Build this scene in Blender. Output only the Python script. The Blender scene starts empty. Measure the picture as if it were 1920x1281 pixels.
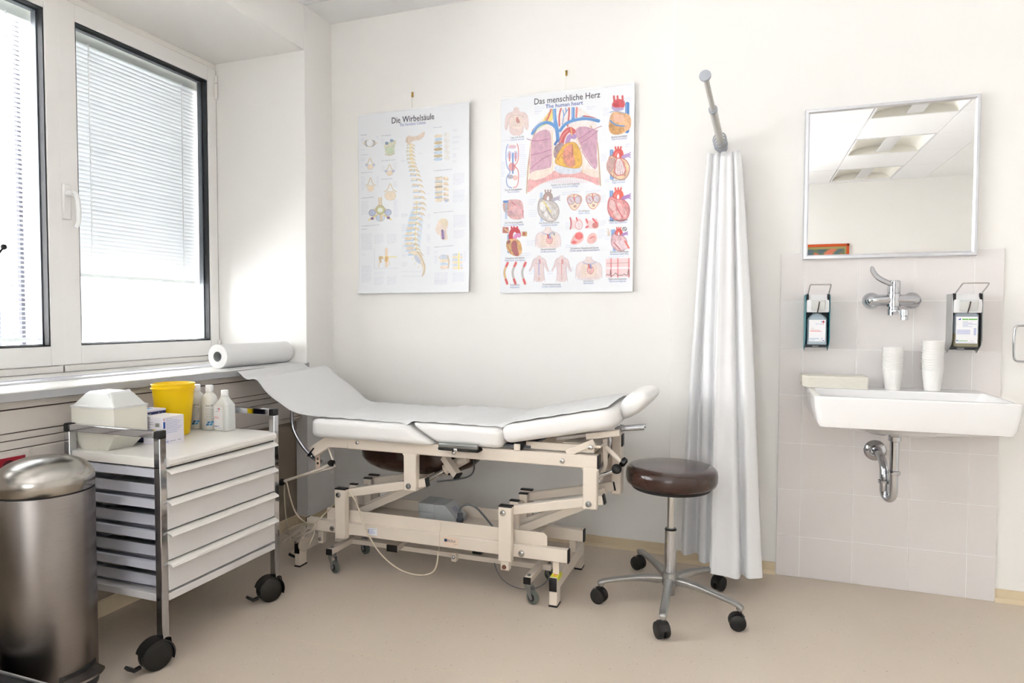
import bpy, bmesh, math, random
import numpy as np
from mathutils import Matrix, Vector

random.seed(7)
scn = bpy.context.scene
COL = scn.collection
PI = math.pi

# ------------------------------------------------------------------ camera
CAM = Vector((2.212, -3.16, 1.128))
yaw, pitch, roll, FPX = -0.34321526, -0.03597027, 0.00276794, 1222.9
fwd = Vector((math.sin(yaw)*math.cos(pitch), math.cos(yaw)*math.cos(pitch), math.sin(pitch)))
rt = fwd.cross(Vector((0, 0, 1))).normalized()
up = rt.cross(fwd)
r2 = rt*math.cos(roll) + up*math.sin(roll)
u2 = -rt*math.sin(roll) + up*math.cos(roll)
cd = bpy.data.cameras.new('camera')
cam = bpy.data.objects.new('camera', cd)
COL.objects.link(cam)
cam.matrix_world = Matrix(((r2.x, u2.x, -fwd.x, CAM.x), (r2.y, u2.y, -fwd.y, CAM.y), (r2.z, u2.z, -fwd.z, CAM.z), (0, 0, 0, 1)))
cd.sensor_width = 36.0
cd.lens = FPX/1920*36.0
cd.clip_start = 0.05
scn.camera = cam

# ------------------------------------------------------------------ world and light
world = bpy.data.worlds.new('sky')
scn.world = world
world.use_nodes = True
nt = world.node_tree
nt.nodes.clear()
wo = nt.nodes.new('ShaderNodeOutputWorld')
bg = nt.nodes.new('ShaderNodeBackground')
bg.inputs['Color'].default_value = (0.97, 0.985, 1.0, 1)
bg.inputs['Strength'].default_value = 6.0
nt.links.new(bg.outputs[0], wo.inputs[0])
scn.view_settings.view_transform = 'Standard'
scn.view_settings.look = 'None'
scn.view_settings.exposure = 0.27
scn.view_settings.gamma = 1.0
scn.view_settings.use_curve_mapping = False

# low sun behind the building, lighting the house front across the street
sl = bpy.data.lights.new('sun', 'SUN'); sl.energy = 60.0; sl.angle = 0.01; sl.color = (1.0, 0.985, 0.98)
sun = bpy.data.objects.new('sun', sl); COL.objects.link(sun)
sun.rotation_euler = Vector((-0.3, -0.05, -0.95)).to_track_quat('-Z', 'Y').to_euler()

# ------------------------------------------------------------------ materials
def s2l(c):
    return tuple(((x/12.92) if x <= 0.04045 else ((x+0.055)/1.055)**2.4) for x in c)
def rgb(r, g, b):
    return s2l((r/255, g/255, b/255)) + (1,)
M = {}
def mat(name, col, rough=0.5, metal=0.0, noise=0.0, nscale=8.0, bump=0.0, bscale=60.0, spec=0.5, trans=0.0, coat=0.0, aniso=0.0, stretch=None, sss=0.0):
    m = bpy.data.materials.new(name)
    m.use_nodes = True
    n = m.node_tree.nodes; l = m.node_tree.links
    b = n['Principled BSDF']
    b.inputs['Base Color'].default_value = col
    b.inputs['Roughness'].default_value = rough
    b.inputs['Metallic'].default_value = metal
    b.inputs['Specular IOR Level'].default_value = spec
    b.inputs['Coat Weight'].default_value = coat
    b.inputs['Anisotropic'].default_value = aniso
    tc = n.new('ShaderNodeTexCoord')
    vec = tc.outputs['Object']
    if stretch:
        mp = n.new('ShaderNodeMapping'); mp.inputs['Scale'].default_value = stretch
        l.new(vec, mp.inputs[0]); vec = mp.outputs[0]
    if noise > 0:
        t = n.new('ShaderNodeTexNoise'); t.inputs['Scale'].default_value = nscale; t.inputs['Detail'].default_value = 4
        l.new(vec, t.inputs['Vector'])
        mx = n.new('ShaderNodeMix'); mx.data_type = 'RGBA'
        mx.inputs['A'].default_value = tuple(max(0, c*(1-noise)) for c in col[:3])+(1,)
        mx.inputs['B'].default_value = tuple(min(1, c*(1+noise)) for c in col[:3])+(1,)
        l.new(t.outputs['Fac'], mx.inputs['Factor']); l.new(mx.outputs['Result'], b.inputs['Base Color'])
    if bump > 0:
        t = n.new('ShaderNodeTexNoise'); t.inputs['Scale'].default_value = bscale; t.inputs['Detail'].default_value = 3
        l.new(vec, t.inputs['Vector'])
        bp = n.new('ShaderNodeBump'); bp.inputs['Strength'].default_value = bump; bp.inputs['Distance'].default_value = 0.002
        l.new(t.outputs['Fac'], bp.inputs['Height']); l.new(bp.outputs['Normal'], b.inputs['Normal'])
    if trans > 0:
        out = n['Material Output']
        tr = n.new('ShaderNodeBsdfTranslucent'); tr.inputs['Color'].default_value = col
        ms = n.new('ShaderNodeMixShader'); ms.inputs[0].default_value = trans
        l.new(b.outputs[0], ms.inputs[1]); l.new(tr.outputs[0], ms.inputs[2]); l.new(ms.outputs[0], out.inputs[0])
    M[name] = m
    return m

mat('wall_paint', rgb(247, 245, 241), 0.7, noise=0.012, nscale=2.5, bump=0.08, bscale=220)
mat('ceiling_paint', rgb(249, 249, 249), 0.8, noise=0.01)
mat('panel_white', rgb(249, 249, 251), 0.7)
mat('grid_white', rgb(232, 233, 234), 0.5)
mat('tile_white', rgb(233, 228, 226), 0.16, noise=0.012, nscale=3, bump=0.03, bscale=9)
mat('grout', rgb(248, 247, 245), 0.8)
mat('base_beige', rgb(222, 204, 172), 0.45)
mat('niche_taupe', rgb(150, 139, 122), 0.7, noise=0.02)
mat('trunk_grey', rgb(222, 214, 206), 0.45)
mat('dark_gap', rgb(70, 55, 45), 0.8)
mat('upvc', rgb(245, 243, 240), 0.3, noise=0.008)
mat('upvc_frame', rgb(245, 242, 236), 0.35)
mat('gasket', rgb(38, 40, 44), 0.5)
mat('spacer', rgb(120, 124, 128), 0.4, metal=0.5)
mat('blind', rgb(234, 238, 241), 0.5, trans=0.055)
mat('blind_rail', rgb(198, 204, 200), 0.4)
mat('sill_white', rgb(240, 238, 233), 0.3)
mat('sill_grey', rgb(178, 178, 180), 0.35)
mat('alu', rgb(222, 224, 229), 0.28, metal=0.85)
mat('chrome', rgb(196, 198, 202), 0.07, metal=1.0)
mat('chrome_soft', rgb(200, 200, 198), 0.2, metal=1.0)
mat('steel_brushed', rgb(138, 132, 128), 0.27, metal=1.0, noise=0.10, nscale=7, bump=0.10, bscale=40, aniso=0.6, stretch=(3, 3, 90))
mat('steel_dome', rgb(172, 168, 161), 0.24, metal=1.0, noise=0.06, nscale=10, aniso=0.4)
mat('zinc', rgb(150, 152, 150), 0.38, metal=0.9)
mat('cast_alu', rgb(168, 167, 163), 0.32, metal=0.9, noise=0.08, nscale=60)
mat('black_plastic', rgb(15, 15, 16), 0.42)
mat('black_gloss', rgb(11, 11, 12), 0.28)
mat('black_matt', rgb(30, 31, 33), 0.65)
mat('drawer_white', rgb(226, 223, 221), 0.35)
mat('top_white', rgb(240, 237, 230), 0.3)
mat('drawer_side', rgb(206, 207, 216), 0.4)
mat('enamel', rgb(234, 222, 207), 0.32, noise=0.012, nscale=20)
mat('vinyl_white', rgb(243, 241, 238), 0.38, bump=0.12, bscale=25)
mat('paper_white', rgb(243, 243, 242), 0.75, trans=0.18, bump=0.12, bscale=35)
mat('roll_white', rgb(240, 240, 239), 0.8, bump=0.1, bscale=60)
mat('brown_leather', rgb(54, 31, 24), 0.22, noise=0.10, nscale=18, bump=0.08, bscale=45, coat=0.3)
mat('grey_tyre', rgb(96, 102, 94), 0.5)
mat('box_grey', rgb(176, 180, 180), 0.4)
mat('cable_cream', rgb(214, 202, 180), 0.5)
mat('cable_grey', rgb(112, 115, 117), 0.5)
mat('yellow_plastic', rgb(250, 214, 0), 0.3, trans=0.25)
mat('ivory_plastic', rgb(246, 243, 230), 0.3, trans=0.15)
mat('milky_plastic', rgb(240, 241, 238), 0.3, trans=0.3)
mat('bottle_white', rgb(244, 243, 236), 0.3, trans=0.2)
mat('cap_white', rgb(246, 246, 246), 0.3)
mat('label_white', rgb(246, 246, 248), 0.5)
mat('ink_blue', rgb(40, 80, 170), 0.5)
mat('ink_sky', rgb(60, 160, 215), 0.5)
mat('ink_deep', rgb(20, 110, 170), 0.5)
mat('ink_navy', rgb(36, 46, 92), 0.5)
mat('ink_red', rgb(205, 40, 80), 0.5)
mat('ink_pink', rgb(226, 130, 145), 0.5)
mat('ink_grey', rgb(150, 152, 165), 0.5)
mat('ink_dark', rgb(60, 60, 72), 0.5)
mat('ink_lilac', rgb(165, 175, 215), 0.5)
mat('ink_green', rgb(90, 178, 70), 0.5)
mat('ink_orange', rgb(236, 140, 60), 0.5)
mat('sticker_yellow', rgb(228, 232, 40), 0.4)
mat('sticker_cream', rgb(240, 218, 196), 0.4)
mat('box_card', rgb(232, 228, 236), 0.45)
mat('teal_plastic', rgb(28, 128, 138), 0.3)
mat('alu_side', rgb(190, 192, 190), 0.35, metal=0.75)
mat('bottle_blue', rgb(170, 186, 194), 0.25)
mat('bottle_olive', rgb(142, 136, 112), 0.25)
mat('bottle_greyed', rgb(150, 160, 168), 0.25)
mat('dark_grey', rgb(88, 92, 100), 0.5)
mat('ceramic', rgb(244, 243, 242), 0.08, coat=0.5)
mat('cup_white', rgb(246, 244, 240), 0.55)
mat('towel_paper', rgb(244, 240, 228), 0.85, bump=0.2, bscale=50)
mat('added_door_brown', rgb(70, 48, 36), 0.45, noise=0.15, nscale=12)
mat('curtain_cloth', rgb(253, 253, 254), 0.8, trans=0.12, bump=0.08, bscale=180)
mat('rod_grey', rgb(196, 194, 188), 0.35)
mat('rod_cap', rgb(168, 172, 180), 0.4)
mat('brass', rgb(190, 160, 90), 0.3, metal=0.9)
mat('string', rgb(236, 234, 226), 0.6)
mat('poster_white', rgb(236, 239, 245), 0.35)
mat('socket_red', rgb(150, 20, 40), 0.35)
mat('socket_dark', rgb(70, 10, 20), 0.4)
mat('mirror_glass', (0.93, 0.94, 0.935, 1), 0.0, metal=1.0)
mat('frame_orange', rgb(205, 84, 30), 0.35, noise=0.1, nscale=30)
mat('frame_red', rgb(150, 50, 24), 0.35)
mat('facade', rgb(228, 228, 228), 0.8)
mat('facade_window', rgb(36, 44, 60), 0.2)
mat('ground_out', rgb(226, 226, 226), 0.9)
mat('lamp_reflector', rgb(242, 239, 230), 0.3)
mat('lamp_louvre', rgb(214, 214, 214), 0.4)
mat('outer_frame', rgb(176, 182, 184), 0.5)
mat('enamel_rust', rgb(120, 70, 50), 0.6)

def glass_mat(name, tint):
    m = bpy.data.materials.new(name); m.use_nodes = True
    n = m.node_tree.nodes; l = m.node_tree.links
    n.remove(n['Principled BSDF'])
    out = n['Material Output']
    tr = n.new('ShaderNodeBsdfTransparent'); tr.inputs[0].default_value = tint
    gl = n.new('ShaderNodeBsdfGlossy'); gl.inputs['Roughness'].default_value = 0.0
    fr = n.new('ShaderNodeFresnel'); fr.inputs[0].default_value = 1.35
    ms = n.new('ShaderNodeMixShader')
    l.new(fr.outputs[0], ms.inputs[0]); l.new(tr.outputs[0], ms.inputs[1]); l.new(gl.outputs[0], ms.inputs[2])
    l.new(ms.outputs[0], out.inputs[0])
    M[name] = m
glass_mat('pane_glass', (0.985, 0.99, 0.99, 1))

def floor_mat():
    m = bpy.data.materials.new('floor_vinyl'); m.use_nodes = True
    n = m.node_tree.nodes; l = m.node_tree.links
    b = n['Principled BSDF']; b.inputs['Roughness'].default_value = 0.36
    b.inputs['Specular IOR Level'].default_value = 0.4
    tc = n.new('ShaderNodeTexCoord')
    n1 = n.new('ShaderNodeTexNoise'); n1.inputs['Scale'].default_value = 2.2; n1.inputs['Detail'].default_value = 5
    l.new(tc.outputs['Object'], n1.inputs[0])
    c1 = n.new('ShaderNodeMix'); c1.data_type = 'RGBA'
    c1.inputs['A'].default_value = rgb(206, 191, 174); c1.inputs['B'].default_value = rgb(216, 203, 187)
    l.new(n1.outputs['Fac'], c1.inputs['Factor'])
    prev = c1.outputs['Result']
    for sc, th, col, seed in ((55, 0.060, rgb(150, 118, 92), 0.0), (48, 0.055, rgb(244, 236, 222), 7.3), (30, 0.045, rgb(120, 96, 78), 3.1)):
        mp = n.new('ShaderNodeMapping'); mp.inputs['Location'].default_value = (seed, seed*2, 0)
        l.new(tc.outputs['Object'], mp.inputs[0])
        v = n.new('ShaderNodeTexVoronoi'); v.inputs['Scale'].default_value = sc; v.inputs['Randomness'].default_value = 1.0
        l.new(mp.outputs[0], v.inputs['Vector'])
        lt = n.new('ShaderNodeMath'); lt.operation = 'LESS_THAN'; lt.inputs[1].default_value = th*1.6
        l.new(v.outputs['Distance'], lt.inputs[0])
        sx = n.new('ShaderNodeSeparateColor'); l.new(v.outputs['Color'], sx.inputs[0])
        g2 = n.new('ShaderNodeMath'); g2.operation = 'GREATER_THAN'; g2.inputs[1].default_value = 0.55
        l.new(sx.outputs[0], g2.inputs[0])
        mu = n.new('ShaderNodeMath'); mu.operation = 'MULTIPLY'; l.new(lt.outputs[0], mu.inputs[0]); l.new(g2.outputs[0], mu.inputs[1])
        mu2 = n.new('ShaderNodeMath'); mu2.operation = 'MULTIPLY'; mu2.inputs[1].default_value = 0.55; l.new(mu.outputs[0], mu2.inputs[0])
        mx = n.new('ShaderNodeMix'); mx.data_type = 'RGBA'
        l.new(mu2.outputs[0], mx.inputs['Factor']); l.new(prev, mx.inputs['A']); mx.inputs['B'].default_value = col
        prev = mx.outputs['Result']
    l.new(prev, b.inputs['Base Color'])
    M['floor_vinyl'] = m
floor_mat()

def print_mat():
    m = bpy.data.materials.new('poster_print'); m.use_nodes = True
    n = m.node_tree.nodes; l = m.node_tree.links
    b = n['Principled BSDF']; b.inputs['Roughness'].default_value = 0.35
    a = n.new('ShaderNodeAttribute'); a.attribute_name = 'Ink'
    l.new(a.outputs['Color'], b.inputs['Base Color'])
    M['poster_print'] = m
print_mat()

# ------------------------------------------------------------------ building helpers
WM = {}
def tagp(o, label=None, cat=None, group=None, kind=None):
    if label: o['label'] = label
    if cat: o['category'] = cat
    if group: o['group'] = group
    if kind: o['kind'] = kind
    return o
def thing(name, label, cat, loc=(0, 0, 0), rz=0.0, group=None):
    o = bpy.data.objects.new(name, None); COL.objects.link(o)
    o.empty_display_size = 0.05
    o.location = loc; o.rotation_euler = (0, 0, rz)
    WM[o.name] = Matrix.Translation(loc) @ Matrix.Rotation(rz, 4, 'Z')
    return tagp(o, label, cat, group)

class MB:
    def __init__(s, m='wall_paint'):
        s.v = []; s.f = []; s.fm = []; s.names = []; s.cur = 0; s.mat(m)
    def mat(s, m):
        if m not in s.names: s.names.append(m)
        s.cur = s.names.index(m); return s
    def add(s, vs, fs, mtx=None):
        b = len(s.v)
        if mtx is not None: vs = [mtx @ Vector(v) for v in vs]
        s.v.extend([tuple(v) for v in vs])
        for f in fs:
            s.f.append(tuple(b+i for i in f)); s.fm.append(s.cur)
        return s
    def box(s, x0, x1, y0, y1, z0, z1, mtx=None):
        vs = [(x0,y0,z0),(x1,y0,z0),(x1,y1,z0),(x0,y1,z0),(x0,y0,z1),(x1,y0,z1),(x1,y1,z1),(x0,y1,z1)]
        return s.add(vs, [(0,3,2,1),(4,5,6,7),(0,1,5,4),(1,2,6,5),(2,3,7,6),(3,0,4,7)], mtx)
    def bar(s, p0, p1, w, h, upv=(0,0,1)):
        p0 = Vector(p0); p1 = Vector(p1); d = (p1-p0); L = d.length; d.normalize()
        u = Vector(upv); sd = d.cross(u)
        if sd.length < 1e-5: u = Vector((0,1,0)); sd = d.cross(u)
        sd.normalize(); u = sd.cross(d)
        m = Matrix(((d.x, sd.x, u.x, p0.x),(d.y, sd.y, u.y, p0.y),(d.z, sd.z, u.z, p0.z),(0,0,0,1)))
        return s.box(0, L, -w/2, w/2, -h/2, h/2, m)
    def cyl(s, p0, p1, r0, r1=None, n=24, caps=True):
        if r1 is None: r1 = r0
        p0 = Vector(p0); p1 = Vector(p1); d = (p1-p0).normalized()
        a = d.orthogonal().normalized(); b = d.cross(a)
        vs = []
        for p, r in ((p0, r0), (p1, r1)):
            for i in range(n):
                t = 2*PI*i/n; vs.append(p + a*math.cos(t)*r + b*math.sin(t)*r)
        fs = [(i, (i+1) % n, n+(i+1) % n, n+i) for i in range(n)]
        if caps: fs += [tuple(range(n))[::-1], tuple(range(n, 2*n))]
        return s.add(vs, fs)
    def tube(s, pts, r, n=10, closed=False, smooth=0):
        P = [Vector(p) for p in pts]
        for _ in range(smooth):
            Q = []
            m = len(P)
            for i in range(m if closed else m-1):
                a = P[i]; b = P[(i+1) % m]
                Q += [a*0.75+b*0.25, a*0.25+b*0.75]
            if not closed: Q = [P[0]] + Q + [P[-1]]
            P = Q
        m = len(P); rs = r if isinstance(r, (list, tuple)) else [r]*m
        T = []
        for i in range(m):
            if closed: t = P[(i+1) % m]-P[i-1]
            else: t = P[min(i+1, m-1)]-P[max(i-1, 0)]
            T.append(t.normalized())
        a = T[0].orthogonal().normalized(); vs = []
        for i in range(m):
            a = (a - T[i]*a.dot(T[i])).normalized(); b = T[i].cross(a)
            for k in range(n):
                t = 2*PI*k/n; vs.append(P[i] + (a*math.cos(t)+b*math.sin(t))*rs[i])
        fs = []
        for i in range(m if closed else m-1):
            j = (i+1) % m
            for k in range(n): fs.append((i*n+k, i*n+(k+1) % n, j*n+(k+1) % n, j*n+k))
        if not closed: fs += [tuple(range(n))[::-1], tuple(range((m-1)*n, m*n))]
        return s.add(vs, fs)
    def lathe(s, prof, org=(0,0,0), n=32, mtx=None, capb=True, capt=True):
        vs = []; fs = []
        for r, z in prof:
            for i in range(n):
                t = 2*PI*i/n; vs.append(Vector((r*math.cos(t), r*math.sin(t), z)))
        k = len(prof)
        for j in range(k-1):
            for i in range(n): fs.append((j*n+i, j*n+(i+1) % n, (j+1)*n+(i+1) % n, (j+1)*n+i))
        if capb: fs.append(tuple(range(n))[::-1])
        if capt: fs.append(tuple(range((k-1)*n, k*n)))
        m = Matrix.Translation(org)
        if mtx is not None: m = m @ mtx
        return s.add(vs, fs, m)
    def rings(s, rings, capb=True, capt=True, closed=True):
        n = len(rings[0]); vs = [v for r in rings for v in r]; fs = []
        for j in range(len(rings)-1):
            for i in range(n if closed else n-1): fs.append((j*n+i, j*n+(i+1) % n, (j+1)*n+(i+1) % n, (j+1)*n+i))
        if capb: fs.append(tuple(range(n))[::-1])
        if capt: fs.append(tuple(range((len(rings)-1)*n, len(rings)*n)))
        return s.add(vs, fs)
    def prism(s, poly, ax, d0, d1):
        n = len(poly)
        def P(p, d):
            return {'y': (p[0], d, p[1]), 'x': (d, p[0], p[1]), 'z': (p[0], p[1], d)}[ax]
        vs = [P(p, d0) for p in poly] + [P(p, d1) for p in poly]
        return s.add(vs, [tuple(range(n))[::-1], tuple(range(n, 2*n))] + [(i, (i+1) % n, n+(i+1) % n, n+i) for i in range(n)])
    def ball(s, c, r, n=20, sc=(1,1,1)):
        prof = [(max(1e-4, r*math.sin(PI*i/(n//2))), -r*math.cos(PI*i/(n//2))) for i in range(n//2+1)]
        return s.lathe(prof, c, n, Matrix.Diagonal((sc[0], sc[1], sc[2], 1)))
    def grid(s, fn, nu, nv):
        vs = [fn(i/(nu-1), j/(nv-1)) for j in range(nv) for i in range(nu)]
        return s.add(vs, [(j*nu+i, j*nu+i+1, (j+1)*nu+i+1, (j+1)*nu+i) for j in range(nv-1) for i in range(nu-1)])
    def quad(s, o, u, v):
        o = Vector(o); u = Vector(u); v = Vector(v)
        return s.add([o, o+u, o+u+v, o+v], [(0,1,2,3)])
    def text(s, txt, o, u, v, size, align='LEFT', width=None, warp=None):
        """flat lettering lying in the plane o + a*u + b*v (u, v unit vectors)"""
        tv, tf = text_mesh(txt)
        if not tv: return s
        xs = [p[0] for p in tv]; w = max(xs)-min(xs); x0 = min(xs)
        k = size; kx = size
        if width: kx = width/w
        off = {'LEFT': 0, 'CENTER': -w/2, 'RIGHT': -w}[align]
        o = Vector(o); u = Vector(u).normalized(); v = Vector(v).normalized()
        vs = [o + u*((p[0]-x0+off)*kx) + v*(p[1]*k) for p in tv]
        if warp: vs = [warp(p) for p in vs]
        return s.add(vs, tf)
    def build(s, name, parent=None, origin=None, world=True, bevel=0.0, seg=2, sub=0, solid=0.0, angle=35, label=None, cat=None, group=None, kind=None, flat=False):
        me = bpy.data.meshes.new(name)
        vs = s.v
        pm = None
        if parent is not None:
            pm = WM[parent.name]
            if world:
                inv = pm.inverted(); vs = [inv @ Vector(v) for v in vs]
        elif origin is not None:
            o = Vector(origin); vs = [Vector(v)-o for v in vs]
        me.from_pydata([tuple(v) for v in vs], [], s.f)
        for nme in s.names: me.materials.append(M[nme])
        me.polygons.foreach_set('material_index', s.fm)
        me.validate(); me.update()
        bm = bmesh.new(); bm.from_mesh(me); bmesh.ops.recalc_face_normals(bm, faces=bm.faces); bm.to_mesh(me); bm.free()
        if not flat:
            me.polygons.foreach_set('use_smooth', [True]*len(me.polygons))
            me.set_sharp_from_angle(angle=math.radians(angle))
        ob = bpy.data.objects.new(name, me); COL.objects.link(ob)
        if parent is not None:
            ob.parent = parent; WM[ob.name] = pm
        else:
            ob.location = origin or (0, 0, 0)
            WM[ob.name] = Matrix.Translation(origin or (0, 0, 0))
        if solid:
            md = ob.modifiers.new('solid', 'SOLIDIFY'); md.thickness = solid; md.offset = 0
        if bevel:
            md = ob.modifiers.new('bevel', 'BEVEL'); md.width = bevel; md.segments = seg; md.limit_method = 'ANGLE'; md.angle_limit = math.radians(40); md.harden_normals = False
        if sub:
            md = ob.modifiers.new('sub', 'SUBSURF'); md.levels = sub; md.render_levels = sub
        return tagp(ob, label, cat, group, kind)

_tc = {}
def text_mesh(txt):
    if txt in _tc: return _tc[txt]
    c = bpy.data.curves.new('lettering', 'FONT'); c.body = txt; c.size = 1.0; c.resolution_u = 2
    o = bpy.data.objects.new('lettering', c); COL.objects.link(o)
    dg = bpy.context.evaluated_depsgraph_get(); dg.update()
    me = bpy.data.meshes.new_from_object(o.evaluated_get(dg))
    r = ([tuple(v.co) for v in me.vertices], [tuple(p.vertices) for p in me.polygons])
    bpy.data.objects.remove(o); bpy.data.curves.remove(c); bpy.data.meshes.remove(me)
    _tc[txt] = r
    return r

def dup(o, parent=None, loc=None, rz=None, label=None, group=None):
    c = o.copy(); COL.objects.link(c)
    if parent is not None: c.parent = parent
    if loc is not None: c.location = loc
    if rz is not None: c.rotation_euler = (0, 0, rz)
    if label: c['label'] = label
    if group: c['group'] = group
    for ch in list(o.children): dup(ch, c)
    return c

def rrect(x0, x1, y0, y1, r, z, n=6):
    """rounded rectangle ring at height z"""
    pts = []
    for cx, cy, a0 in ((x1-r, y1-r, 0), (x0+r, y1-r, 90), (x0+r, y0+r, 180), (x1-r, y0+r, 270)):
        for i in range(n+1):
            a = math.radians(a0+90*i/n); pts.append(Vector((cx+r*math.cos(a), cy+r*math.sin(a), z)))
    return pts

#==SETTING==
H = 2.771            # ceiling height
YB, XR = -5.83, 4.75  # wall behind the camera, wall to the right
ZS, ZL = 0.885, 2.537  # sill top and window head
XW = -0.589          # inner face of the window sashes
YR = -0.24           # end of the window bay
YE = YR-0.89*6-0.02
def struct(mb, name, **k):
    return mb.build(name, kind='structure', **k)
struct(MB('floor_vinyl').box(-0.75, XR, YB, 0.12, -0.1, 0).mat('base_beige').box(-0.05, XR, -1.3035, -1.3020, 0, 0.0002), 'floor')
# ceiling: plaster border and cassette panels
c = MB('ceiling_paint').box(-0.75, XR, YB-0.12, 0.12, H+0.1, H+0.2)
c.box(0, XR, YR, 0.0, H, H+0.01); c.box(4.16, XR, YB, YR, H, H+0.01)
gx = [-0.002]+[0.54+0.65*i for i in range(6)]+[4.16]
gy = [YR]+[-0.54-0.65*i for i in range(9)]
gy = [y for y in gy if y > YB+0.05]+[YB]
lamps = []
c.mat('panel_white')
for i in range(len(gx)-1):
    for j in range(len(gy)-1):
        x0, x1, y1, y0 = gx[i], gx[i+1], gy[j], gy[j+1]
        if abs(x0-3.14) < 0.02 and j in (4, 6, 8):
            lamps.append((x0, x1, y0, y1)); continue
        c.mat('panel_white').box(x0+0.003, x1-0.003, y0+0.003, y1-0.003, H, H+0.01)
        c.mat('grid_white').box(x0, x1, y0, y1, H+0.005, H+0.012)
struct(c, 'ceiling', bevel=0.0015, seg=1)
# walls
struct(MB().box(-0.75, 1.888, 0, 0.12, 0, H+0.2).box(1.888, XR, -0.079, 0.12, 0, H+0.2), 'wall_back', bevel=0.003)
struct(MB().box(-0.75, 0.95, YB-0.12, YB, 0, H+0.2).box(2.65, XR, YB-0.12, YB, 0, H+0.2).box(0.95, 2.65, YB-0.12, YB, 0, 0.9).box(0.95, 2.65, YB-0.12, YB, 2.45, H+0.2), 'wall_front')  # opening left for the added fill window
struct(MB().box(XR, XR+0.12, YB-0.12, 0.12, 0, H+0.2), 'wall_right')
w = MB()
w.box(-0.75, 0, YR, 0.12, 0, H+0.2)                 # pier in the corner
w.box(-0.75, 0, YB-0.12, YE, 0, H+0.2)
w.box(-0.75, 0, YE, YR, ZL, H+0.2)                 # lintel
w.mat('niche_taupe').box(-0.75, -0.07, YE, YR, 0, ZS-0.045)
w.mat('wall_paint').box(-0.75, XW-0.02, YE, YR, ZS-0.045, ZS)
struct(w, 'wall_left', bevel=0.004)
# baseboards
b = MB('base_beige')
def bboard(mb, x0, x1, yf, h=0.05):
    mb.prism([(yf, 0), (yf-0.02, 0), (yf-0.013, 0.006), (yf-0.0065, 0.014), (yf-0.005, h-0.002), (yf, h)], 'x', x0, x1)
bboard(b, 0.0, 1.888, 0); struct(b, 'baseboard_back')
b = MB('base_beige'); bboard(b, 1.888, 2.353, -0.079); struct(b, 'baseboard_sink_left')
b = MB('base_beige'); bboard(b, 3.167, XR, -0.079); struct(b, 'baseboard_sink_right')
b = MB('base_beige')
b.prism([(-0.07, 0), (-0.05, 0), (-0.058, 0.012), (-0.06, 0.055), (-0.07, 0.057)], 'y', YE, YR)
b.prism([(0.0, 0), (0.02, 0), (0.012, 0.006), (0.006, 0.014), (0.005, 0.05), (0.0, 0.05)], 'y', YR, 0)
b.box(-0.06, 0.004, YR-0.006, YR, 0, 0.052)
struct(b, 'baseboard_left')
# tiled splash wall: every tile its own raised square
tp = MB('grout').box(2.355, 3.168, -0.0876, -0.078, 0, 1.409)
tp.mat('tile_white')
cx = [2.355, 2.449, 2.654, 2.861, 3.069, 3.168]
cz = [0, 0.178, 0.382, 0.586, 0.795, 0.999, 1.203, 1.409]
for i in range(5):
    for j in range(7):
        tp.box(cx[i]+0.0015, cx[i+1]-0.0015, -0.0885, -0.083, cz[j]+0.0015, cz[j+1]-0.0015)
struct(tp, 'trim_1', bevel=0.0004, seg=1)
# window sill with aluminium track
s = MB('sill_white').box(XW+0.004, -0.02, YE, YR, ZS-0.03, ZS)
s.box(-0.03, -0.001, YE, YR, ZS-0.004, ZS)
s.mat('sill_grey').box(-0.02, 0.0, YE, YR, ZS-0.031, ZS-0.004)
s.box(-0.002, 0.006, YR, YR+0.012, ZS-0.031, ZS)
s.mat('alu')
s.box(-0.36, -0.35, YE, YR, ZS, ZS+0.006); s.box(-0.245, -0.235, YE, YR, ZS, ZS+0.007)
s.prism([(-0.35, ZS), (-0.35, ZS+0.002), (-0.31, ZS+0.0035), (-0.29, ZS+0.001), (-0.245, ZS+0.003), (-0.245, ZS)], 'y', YE, YR)
struct(s, 'trim_2', bevel=0.0015, seg=1)
# wall trunking under the sill
t = MB('trunk_grey')
XT = -0.04
for z0, z1 in ((0.826, 0.853), (0.748, 0.822), (0.724, 0.745), (0.694, 0.721), (0.600, 0.691)):
    t.box(-0.07, XT, YE, YR, z0, z1)
t.box(-0.07, XT+0.006, YE, YR, 0.588, 0.598)
t.mat('dark_gap').box(-0.07, XT-0.004, YE, YR, 0.590, 0.853)
t.mat('trunk_grey').box(-0.07, XT+0.003, -1.64, -1.50, 0.604, 0.688)
t.mat('trunk_grey').box(-0.07, XT+0.0025, -0.47, -0.465, 0.695, 0.745)
t.mat('trunk_grey').box(-0.07, -0.055, YE, YR, 0.572, 0.588)
struct(t, 'trim_3', bevel=0.001, seg=1)
# red socket
so = thing('wall_socket', 'red wall socket in a cream frame, left of the steel bin top', 'socket', (XT, -1.70, 0.655))
f = MB('trunk_grey')
f.box(XT, XT+0.012, -1.80, -1.665, 0.605, 0.687); f.build('socket_frame', so, bevel=0.003)
f = MB('socket_red').box(XT+0.012, XT+0.016, -1.79, -1.683, 0.614, 0.672)
f.mat('socket_dark')
f.cyl((XT+0.014, -1.735, 0.643), (XT+0.0165, -1.735, 0.643), 0.021)
f.build('socket_plate', so, bevel=0.002)

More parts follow.
